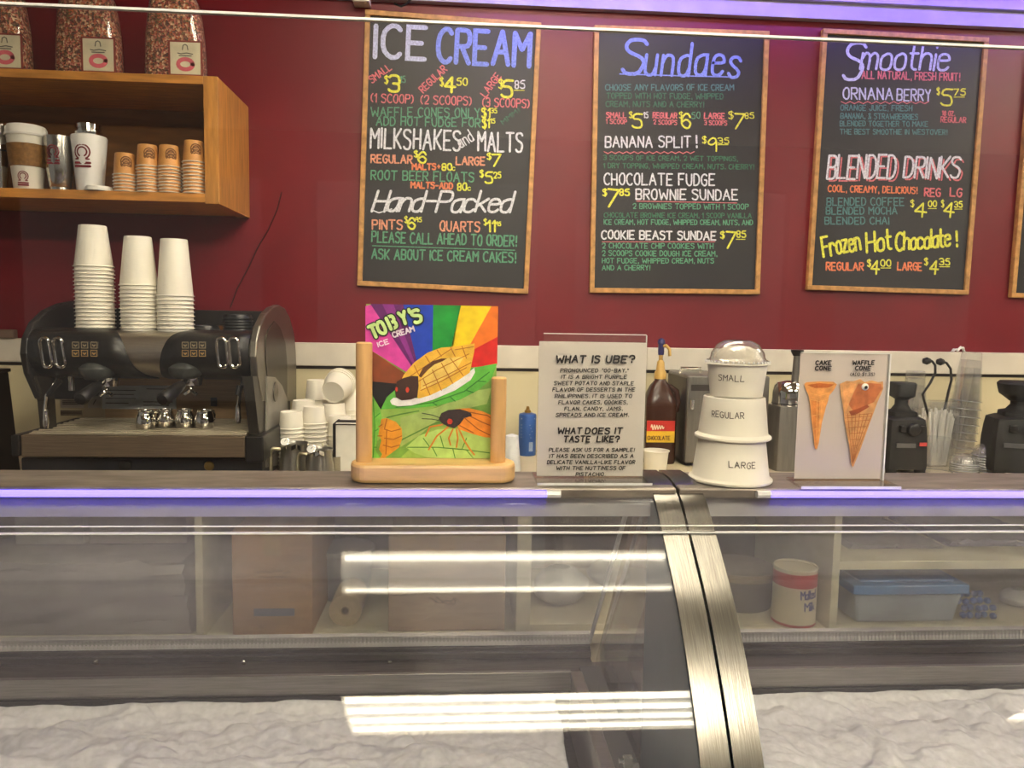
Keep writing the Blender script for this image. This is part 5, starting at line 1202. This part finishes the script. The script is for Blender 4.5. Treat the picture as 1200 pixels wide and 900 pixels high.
# blenders
def blender(px, half, Y, label, rz, top=490):
    x = W(px, 540, Y).x; s_ = PX(1, Y); z = lambda y: W(px, y, Y).z - CTR
    t = thing('blender', label, 'blender', (x, Y, CTR + .0005), 'black commercial blenders', rz)
    hw = half * s_
    sqr([(hw, hw * .95, .016, 8), (hw * 1.02, hw * .97, .03, 8), (hw * 1.0, hw * .92, z(515), 8), (hw * .96, hw * .86, z(500), 8), (hw * .92, hw * .80, z(490), 7), (hw * .70, hw * .66, z(487), 5)], 48).build('base', blackm, t, smooth=True)
    for a in (-1, 1):
        for b in (-1, 1): MB().lathe([(.016, 0), (.018, .018)], 12, Matrix.Translation((a * hw * .72, b * hw * .68, .0003))).build('foot', rubber, t)
    f = -hw * .93
    M = Matrix.Translation((hw * .12, f - .001, z(500))) @ Matrix.Rotation(pi / 2 + .12, 4, 'X')
    MB().lathe([(0, 0), (.021, 0), (.020, .010), (.014, .014), (0, .014)], 24, M).build('dial', mat('dial_black', (34, 34, 36), .4), t, smooth=True)
    MB().box(-hw * .55, -hw * .3, f - .008, f + .006, z(503), z(496)).build('switch', black, t, bevel=.002)
    MB().box(hw * .42, hw * .66, f - .008, f + .006, z(503), z(496)).build('switch', black, t, bevel=.002)
    MB().box(hw * .46, hw * .80, -hw * .97 - .003, -hw * .95, z(519), z(515)).build('badge', mat('red_badge', (196, 70, 66), .4), t)['label'] = 'small red badge'
    MB().box(-hw * .7, hw * .25, -hw * .97 - .003, -hw * .95, z(521), z(516)).build('nameplate', mat('grey_strip', (104, 104, 106), .4, .5), t)
    sqr([(hw * .62, hw * .6, z(487), 5), (hw * .60, hw * .58, z(482), 5), (hw * .42, hw * .42, z(480), 3), (hw * .30, hw * .30, z(474), 2), (hw * .30, hw * .30, z(468), 2)], 36).build('jar_seat', rubber, t, smooth=True)
    return t, x, hw, z
t, x, hw, z = blender(1052, 25, 2.40, 'black blender base with dial directly behind the cone sign', 0)
sqr([(hw * .30, hw * .30, z(468), 2), (hw * .5, hw * .5, z(464), 4), (hw * .55, hw * .55, z(450), 4), (hw * .50, hw * .5, z(448), 4)], 36, 4).build('jar_lid', blackm, t, smooth=True)
t, x, hw, z = blender(1190, 34, 2.36, 'black blender cut by the right edge of the photo behind the dome lids', -.35)
sqr([(hw * .34, hw * .34, z(470), 2), (hw * .62, hw * .62, z(462), 4), (hw * .68, hw * .68, z(454), 4), (hw * .70, hw * .70, z(450), 4), (hw * .62, hw * .62, z(447), 4)], 36, 4).build('jar_lid', blackm, t, smooth=True)
MB().box(hw * .05, hw * .55, -hw * .97 - .004, -hw * .9, z(520), z(492)).build('control_plate', mat('grey_plate_dark', (120, 122, 126), .4, .4), t, bevel=.002)
MB().box(hw * .12, hw * .48, -hw * .97 - .006, -hw * .97 - .004, z(505), z(494)).build('display', black, t)

# straws, clear cups, dome lids
def clear_stack(px, Y, R, r, h, n, step, name, where, lean=(0, 0), z0=CTR, inv=True, group='clear plastic cups by the blenders'):
    t = thing(name, 'x', 'cup', (0, 0, 0), group)
    w_ = [(0, h), (r - .001, h), (r, h - .001), (R, .004), (R + .002, .003), (R + .002, 0)]
    if not inv: w_ = [(a, h - b) for a, b in w_]
    MB().lathe(w_, 28, cap=False).build('cup_wall', clearcup, t, smooth=True, recalc=False)
    zr_ = .0015 if inv else h - .0015
    MB().lathe([(R + .001, zr_ - .0015), (R + .0035, zr_ - .001), (R + .0035, zr_ + .001), (R + .001, zr_ + .0015)], 28, cap=False).build('rim', rimplastic, t, smooth=True)
    x = W(px, 545, Y).x; d = Vector((lean[0], lean[1], 1)).normalized(); q = Vector((0, 0, 1)).rotation_difference(d)
    for i in range(n):
        o = t if i == 0 else dup(t)
        o['label'] = nth(i, n, 'clear plastic cup', where) if n > 1 else 'clear plastic cup ' + where
        o.rotation_mode = 'QUATERNION'; o.rotation_quaternion = q
        o.location = Vector((x, Y, z0 + .0008 + R * abs(lean[0]) * .9)) + d * i * step
clear_stack(1066, 2.62, .045, .030, .16, 7, .026, 'clear_cup', 'in the clear stack between the left blender and straws')
clear_stack(1122, 2.52, .047, .031, .17, 9, .027, 'clear_cup', 'in the tall leaning clear stack right of the straws', (.085, .03))
clear_stack(1097, 2.38, .047, .047, .115, 1, .02, 'clear_cup', 'standing upside down before the straw bin')
clear_stack(1112, 2.64, .045, .030, .15, 5, .028, 'clear_cup', 'in the clear stack close behind the straw bin', (.05, 0))
sx, sy = W(1095, 540, 2.50).x, 2.50
t = thing('straw_bin', 'narrow clear bin holding white wrapped straws between the blenders', 'bin', (sx, sy, CTR + .0005))
zq = lambda y: W(1096, y, sy).z - CTR
sqr([(PX(13, sy), .03, 0, 8), (PX(17, sy), .036, zq(468), 8)], 36)
m = MB(); m.taper(PX(26, sy), .055, .0006, PX(34, sy), .07, zq(470)); m.f = m.f[:1] + m.f[2:]; m.build('bin_wall', clearcup, t, recalc=False, solid=.0012)
strm = mat('white_straw', (250, 248, 240), .55, 0, .02)
random.seed(21); ns = 0
base_s = MB().tube([(0, 0, 0), (0, 0, .19)], .0042, 8).build('straw', strm); ssrc = base_s
for i in range(5):
    for j in range(9):
        lx = (j - 4) / 4; tx_ = lx * .10 + random.uniform(-.03, .03); ty_ = (i - 2) * .03
        o = base_s if ns == 0 else dup(ssrc)
        o.location = (sx + lx * PX(11, sy) * .8, sy + (i - 2) * .0095, CTR + .004)
        o.rotation_euler = (-ty_, tx_, 0); o.scale = (1, 1, random.uniform(.86, 1.02))
        tag(o, 'white wrapped straw in the %s row of the straw bin, %s' % (['front', 'second', 'middle', 'fourth', 'rear'][i], ['leftmost', 'second from left', 'third from left', 'fourth from left', 'central', 'fourth from right', 'third from right', 'second from right', 'rightmost'][j]), 'straw', 'white straws in the bin'); ns += 1
# two black handles curling out of the bin
for i, pts in enumerate((((1081, 462), (1090, 449), (1096, 437), (1096, 428), (1092, 423), (1086, 423)), ((1111, 461), (1115, 445), (1114, 432), (1109, 425), (1102, 424)))):
    P = [W(x_, y_, sy - .03 + .02 * i) for x_, y_ in pts]
    t = thing('black_utensil', ['black curved utensil handle leaning left over the straw bin', 'black curved utensil handle at the right of the straw bin'][i], 'utensil', P[0])
    bot = Vector((sx + (-.012 if i == 0 else .016), sy + .005, CTR + .12))
    MB().tube([bot] + P, .0042, 8).build('handle', black, t, world=True, smooth=True)
    e = P[-1]; 
    MB().lathe([(0, -.014), (.009, -.011), (.013, 0), (.009, .011), (0, .014)], 16, Matrix.Translation(e) @ Matrix.Rotation(pi / 2, 4, 'Y')).build('hook_end', black, t, world=True, smooth=True)
tissue('paper_scrap', W(1124, 408, 2.735).x, WALL - .012, 1.344, .045, .018, .02, 'white scrap of paper on top of the wall trim behind the clear cups', 5.5)
def dome_stack(px, Y, R, n, step, where):
    t = thing('dome_lid', 'x', 'lid', (0, 0, 0), 'clear dome lids by the right blender')
    h = R * .82
    dm = MB().lathe([(R, .003), (R * .99, h * .15), (R * .97, h * .32), (R * .92, h * .5), (R * .84, h * .67), (R * .7, h * .83), (R * .5, h * .94), (R * .25, h * .99), (0.0001, h)], 96, cap=False)
    for v in dm.v:
        a = math.atan2(v.y, v.x); f = 1 + .022 * cos(16 * a) * (1 - (v.z / h) ** 3); v.x *= f; v.y *= f
    dm.build('dome', domeplastic, t, smooth=True, recalc=False)
    MB().lathe([(R * .99, .004), (R + .004, .0032), (R + .005, .0016), (R + .004, 0), (R, .0003)], 40, cap=False).build('rim', rimplastic, t, smooth=True)
    x = W(px, 548, Y).x
    for i in range(n):
        o = t if i == 0 else dup(t)
        o.location = (x, Y, CTR + .0008 + i * step); o['label'] = nth(i, n, 'clear dome lid', where)
dome_stack(1130, 2.385, .040, 5, .007, 'in the low dome lid pile before the leaning cups')
dome_stack(1158, 2.41, .048, 7, .0085, 'in the taller dome lid pile by the right blender')
# left edge: grinder chute and steel tray
gx, gy = W(0, 500, 2.28).x, 2.28
t = thing('knock_box', 'dark grey tapered metal container at the left edge beside the coffee machine', 'container', (gx - .02, gy, CTR + .0005))
zz = lambda y: W(0, y, gy).z - CTR
m = MB(); m.taper(PX(36, gy), .10, .0006, PX(22, gy), .08, zz(437), (0, 0)); m.build('body', mat('dark_metal', (64, 58, 50), .4, .6), t, bevel=.004)
MB().box(-PX(11, gy) - .002, PX(11, gy) + .004, -.044, .044, zz(437), zz(433)).build('rim', steel_dk, t, bevel=.001)
t = thing('tamper_mat', 'low steel tray at the left edge beside the coffee machine base', 'tray', (W(0, 540, 2.16).x - .02, 2.16, CTR + .0005))
MB().box(-.09, PX(19, 2.16), -.05, .06, 0, .03).build('tray_body', steel_dk, t, bevel=.004)
MB().lathe([(0, 0), (.010, 0), (.010, .012), (.006, .016), (0, .016)], 16, Matrix.Translation((PX(13, 2.16), -.02, .0302))).build('knob', chrome, t, smooth=True)
o = MB().box(W(-20, 395, 2.70).x, W(13, 395, 2.70).x, 2.715, 2.74, 1.3435, 1.372).build('small_box', mat('grey_brown_box', (120, 98, 84), .6, 0, .06), bevel=.002); tag(o, 'small grey brown box lying on the wall trim at the left edge', 'box')

# ------------------------------------------------------------------ things in the cabinet under the worktop
zc = zb + .0006
card = mat('brown_cardboard', (176, 138, 104), .75, 0, .05, 12, (1, 1, 6))
card2 = mat('grey_brown_cardboard', (168, 142, 116), .75, 0, .05, 12, (1, 1, 6))
def carton(pa, pb, pt, Yf, depth, m_, label, prints=(), z0=None, tape=True, name='cardboard_box'):
    xa, xb = W(pa, 690, Yf).x, W(pb, 690, Yf).x; z0 = zc if z0 is None else z0; z1 = min(W((pa + pb) / 2, pt, Yf).z, zt - .012)
    t = thing(name, label, 'box', ((xa + xb) / 2, Yf + depth / 2, z0))
    MB().box(xa, xb, Yf, Yf + depth, z0, z1).build('carton', m_, t, world=True, bevel=.003)
    if tape: MB().box((xa + xb) / 2 - .022, (xa + xb) / 2 + .022, Yf - .0006, Yf + .0002, z1 - .07, z1 + .0004).box((xa + xb) / 2 - .022, (xa + xb) / 2 + .022, Yf, Yf + depth, z1 + .0001, z1 + .0006).build('tape', mat('tan_tape', (176, 146, 108), .35), t, world=True)
    if prints:
        mm = MB(); fq = lambda u, v: Vector((W(u, v, Yf).x, Yf - .0008, W(u, v, Yf).z))
        for (a, y, b, h) in prints:      # blurred printing too small to read
            n = max(6, int((b - a) / 1.6)); mm.ribbon([[(a + (b - a) * q / n, y + h * .5 * random.uniform(-1, 1)) for q in range(n + 1)]], .7, fq)
        mm.strokes = 0
        mm.build('printing', mat('carton_print', (92, 72, 56), .7), t, world=True, recalc=False)
    return t, z1
carton(272, 366, 622, 2.135, .40, card, 'tall brown cardboard box in the middle compartment', [(300, 670, 340, 4), (303, 676, 336, 2), (303, 734, 309, 3)])
o = MB().box(W(297, 690, 2.134).x, W(345, 690, 2.134).x, 2.1335, 2.1343, W(320, 722, 2.134).z, W(320, 713, 2.134).z).build('box_sticker', mat('blue_grey_label', (104, 112, 124), .5)); o['category'] = 'label'
o.parent = [q for q in COL.objects if q.name.startswith('cardboard_box')][0]; o.location = -o.parent.location; del o['category']
carton(455, 592, 628, 2.15, .36, card2, 'wide brown cardboard box left of the middle divider post', [(500, 652, 545, 5), (458, 692, 480, 3), (458, 697, 478, 2), (560, 692, 588, 3), (502, 702, 540, 8), (510, 707, 534, 5)])
# paper roll and round tub in the gap
x = W(405, 730, 2.2).x
t = thing('paper_roll', 'tan paper roll seen end-on between the two cardboard boxes', 'roll', (x, 2.24, zc + PX(19, 2.2)))
M = Matrix.Rotation(pi / 2, 4, 'X')
MB().lathe([(.012, -.10), (PX(19, 2.2), -.10), (PX(19, 2.2), .05), (.012, .05)], 36, M, cap=False).build('paper', mat('tan_paper_roll', (178, 158, 128), .75, 0, .06, 80), t, smooth=True)
MB().lathe([(.0115, -.098), (.0115, .0508), (.008, .0508), (.008, -.098)], 20, M, cap=False).build('core', mat('grey_core', (126, 110, 92), .8), t, smooth=True)
t = thing('plastic_tub', 'grey round plastic tub in the gap behind the paper roll', 'tub', (W(405, 700, 2.42).x, 2.44, zc))
MB().lathe([(0, 0), (.07, 0), (.085, .15), (0, .15)], 32).build('body', mat('grey_translucent_tub', (128, 126, 124), .4), t, smooth=True)
MB().lathe([(0, .151), (.09, .151), (.09, .163), (0, .166)], 32).build('lid', mat('pale_grey_lid', (150, 148, 146), .4), t, smooth=True)
# left compartment: wrapped grey bale, pale trays above
gr = mat('grey_plastic_sheet', (164, 158, 156), .45, 0, .10, 5, (1, 1, 1), .2)
def bale(pa, pb, pt, Yf, dep, label, seed, m_, rnd=.012, z0=None, name='wrapped_bale'):
    xa, xb = W(pa, 690, Yf).x, W(pb, 690, Yf).x; z0 = zc if z0 is None else z0; z1 = W((pa + pb) / 2, pt, Yf).z
    cx, cy = (xa + xb) / 2, Yf + dep / 2
    def P(u, v, w_):
        n = noise.noise(Vector((u * 5 + seed, v * 5, w_ * 5))) * rnd
        return Vector((u * (xb - xa) / 2 * (1 - .04 * w_) + n, v * dep / 2 + n, max(0, (w_ * .5 + .5) * (z1 - z0) + (n if w_ > -.9 else 0))))
    m = MB(); N = 14
    m.grid(lambda a, b: P(a * 2 - 1, -1, b * 2 - 1), N, N).grid(lambda a, b: P(a * 2 - 1, b * 2 - 1, 1), N, N).grid(lambda a, b: P(-1, a * 2 - 1, b * 2 - 1), N, N).grid(lambda a, b: P(1, a * 2 - 1, b * 2 - 1), N, N).grid(lambda a, b: P(a * 2 - 1, b * 2 - 1, -1), N, N)
    o = m.build(name, m_, smooth=True); o.location = (cx, cy, z0); return tag(o, label, 'bundle')
bale(-60, 218, 660, 2.15, .40, 'large grey plastic wrapped bundle filling the left compartment', 1.7, gr)
o = carton(20, 100, 606, 2.30, .3, mat('pale_grey_carton', (168, 162, 158), .7), 'pale grey carton lying on the wrapped bundle, left one', z0=W(60, 638, 2.3).z, tape=False)
o = carton(106, 220, 606, 2.30, .3, mat('pale_warm_carton', (160, 150, 144), .7), 'pale warm grey carton lying on the wrapped bundle, right one', z0=W(160, 637, 2.3).z, tape=False)
# third compartment: bag of white, red box, board
wb = mat('cloudy_bag', (188, 186, 184), .35, 0, .07, 14, (1, 1, 1), .3)
ledz = zb + PX(9, FY) + .0006
def blob(px, pt, half, Y, label, seed, m_, z0, name, cat):
    x = W(px, 700, Y).x; r_ = PX(half, Y); H = W(px, pt, Y).z - z0
    def fn(u, v):
        a = u * 2 * pi; prof = (sin(min(v, .5) * pi) ** .45 if v < .5 else (1 - .55 * ((v - .5) * 2) ** 1.6)) if v < .95 else .35
        n = noise.noise(Vector((cos(a) * 1.6, sin(a) * 1.6, v * 3 + seed))) * .18
        return (r_ * prof * (1 + n) * cos(a), r_ * .8 * prof * (1 + n) * sin(a), max(0.0, v * H))
    o = MB().grid(fn, 28, 18).build(name, m_, smooth=True, recalc=True); o.location = (x, Y, z0); return tag(o, label, cat)
blob(656, 664, 34, 2.30, 'cloudy white plastic bag slumped right of the middle divider post', 2.0, wb, ledz, 'plastic_bag', 'bag')
carton(668, 684, 690, 2.36, .05, mat('brick_red_packet', (126, 70, 56), .6), 'small brick red packet beside the cloudy bag', z0=ledz, tape=False, name='packet')
blob(712, 655, 26, 2.46, 'pale plastic bag behind the small red packet', 6.0, mat('pale_bag', (170, 166, 158), .4, 0, .05, 10), ledz, 'plastic_bag', 'bag')
# malted milk can and grey pot
mx, my = W(929, 730, 2.19).x, 2.19
zbb = zc
hh = W(930, 662, my).z - zbb; R = PX(26, my)
t = thing('milk_powder_can', 'cream can with red band lettered Malted Milk under the right counter', 'can', (mx, my, zbb))
MB().lathe([(0, 0), (R, 0), (R * 1.02, .003), (R, .006), (R, hh - .006), (R * 1.02, hh - .003), (R, hh), (R * .94, hh), (R * .93, hh - .005), (0, hh - .005)], 40).build('can', mat('cream_can', (206, 192, 164), .4, 0, .03, 20), t, smooth=True)
MB().lathe([(R + .0006, hh * .70), (R + .0006, hh * .93)], 40, cap=False).build('red_band', mat('red_can_band', (176, 58, 58), .45), t, smooth=True)
MB().lathe([(R + .0006, hh * .02), (R + .0006, hh * .07)], 40, cap=False).build('red_band', mat('red_can_band', (176, 58, 58), .45), t, smooth=True)
m = MB(); mw = lambda u, v: Vector(((R + .001) * sin(u / R), -(R + .001) * cos(u / R), -v))
place_text(m, 'Malted', (-R * .12, -hh * .52), (R * .72, -hh * .54), .024, .0042, mw, gap=1.4, jit=0); place_text(m, 'Milk', (R * .08, -hh * .32), (R * .66, -hh * .33), .024, .0042, mw, gap=1.4, jit=0)
m.build('can_lettering', mat('navy_print', (58, 62, 120), .5), t, recalc=False)
t = thing('stock_pot', 'grey lidded tub left of the malted milk can under the right counter', 'tub', (W(866, 730, 2.34).x, 2.36, zc))
R2 = PX(44, 2.34); h2 = W(868, 672, 2.34).z - zc
MB().lathe([(0, 0), (R2 * .9, 0), (R2, h2), (0, h2)], 40).build('body', mat('smoky_grey_tub', (116, 112, 110), .4), t, smooth=True)
MB().lathe([(0, h2), (R2 * 1.06, h2), (R2 * 1.06, h2 + .012), (R2 * .98, h2 + .022), (0, h2 + .024)], 40).build('lid', mat('tan_grey_lid', (150, 134, 118), .4), t, smooth=True)
# blue lidded box, blue bag
xa, xb = W(994, 700, 2.2).x, W(1118, 700, 2.2).x; zl0, zl1 = W(1050, 697, 2.15).z, W(1050, 686, 2.15).z
t = thing('storage_box', 'clear plastic storage box with blue lid under the right counter', 'box', ((xa + xb) / 2, 2.285, zc))
m = MB(); m.taper(xb - xa - .03, .22, .001, xb - xa, .25, zl0 - zc); m.build('tub', mat('frosted_plastic_tub', (158, 166, 176), .35, 0, .04, 10), t, bevel=.008)
m = MB(); m.box(-(xb - xa) / 2 - .012, (xb - xa) / 2 + .012, -.137, .137, zl0 - zc, zl1 - zc).box(-(xb - xa) / 2 + .02, (xb - xa) / 2 - .02, -.11, .11, zl1 - zc, zl1 - zc + .008); m.build('lid', mat('blue_lid', (86, 130, 184), .4, 0, .04), t, bevel=.006)
bluew = mat('blue_candy', (60, 92, 150), .3, 0, .2, 40)
random.seed(5); c_src = MB().lathe([(0, -.009), (.008, -.007), (.011, 0), (.008, .007), (0, .009)], 10).build('wrapped_candy', bluew, smooth=True)
x0_ = W(1145, 730, 2.19).x; nn = 0
ROWN = ['bottom', 'second', 'third', 'top']; 
for i in range(4):
    for j in range(5 - (i > 2)):
        o = c_src if nn == 0 else dup(c_src)
        o.location = (x0_ + (j - 2) * .0235 + (i % 2) * .010 + random.uniform(-.003, .003), 2.19 + .012 * i + random.uniform(-.004, .004), zc + .0125 + i * .0185 + random.uniform(0, .003)); o.rotation_euler = (random.random() * 3, random.random() * 3, random.random() * 3)
        tag(o, 'blue wrapped candy, %s row of the heap right of the storage box, %s' % (ROWN[i], ['leftmost', 'second from left', 'middle', 'second from right', 'rightmost'][j]), 'candy', 'blue wrapped candies by the storage box'); nn += 1
blob(1192, 690, 22, 2.30, 'cloudy plastic bag at the right end of the lower shelf', 9.0, wb, zc, 'plastic_bag', 'bag')
zs_ = zs + .0126
bale(994, 1100, 640, 2.24, .34, 'flat dark plastic wrapped bundle on the shelf above the storage box', 4.4, mat('smoky_wrap', (136, 126, 126), .3, 0, .1, 8, (1, 1, 1), .3), .010, zs_)
bale(1110, 1230, 634, 2.26, .34, 'violet grey plastic wrapped bundle on the shelf right of the dark one', 7.9, mat('violet_grey_wrap', (124, 116, 132), .3, 0, .1, 8, (1, 1, 1), .3), .012, zs_)
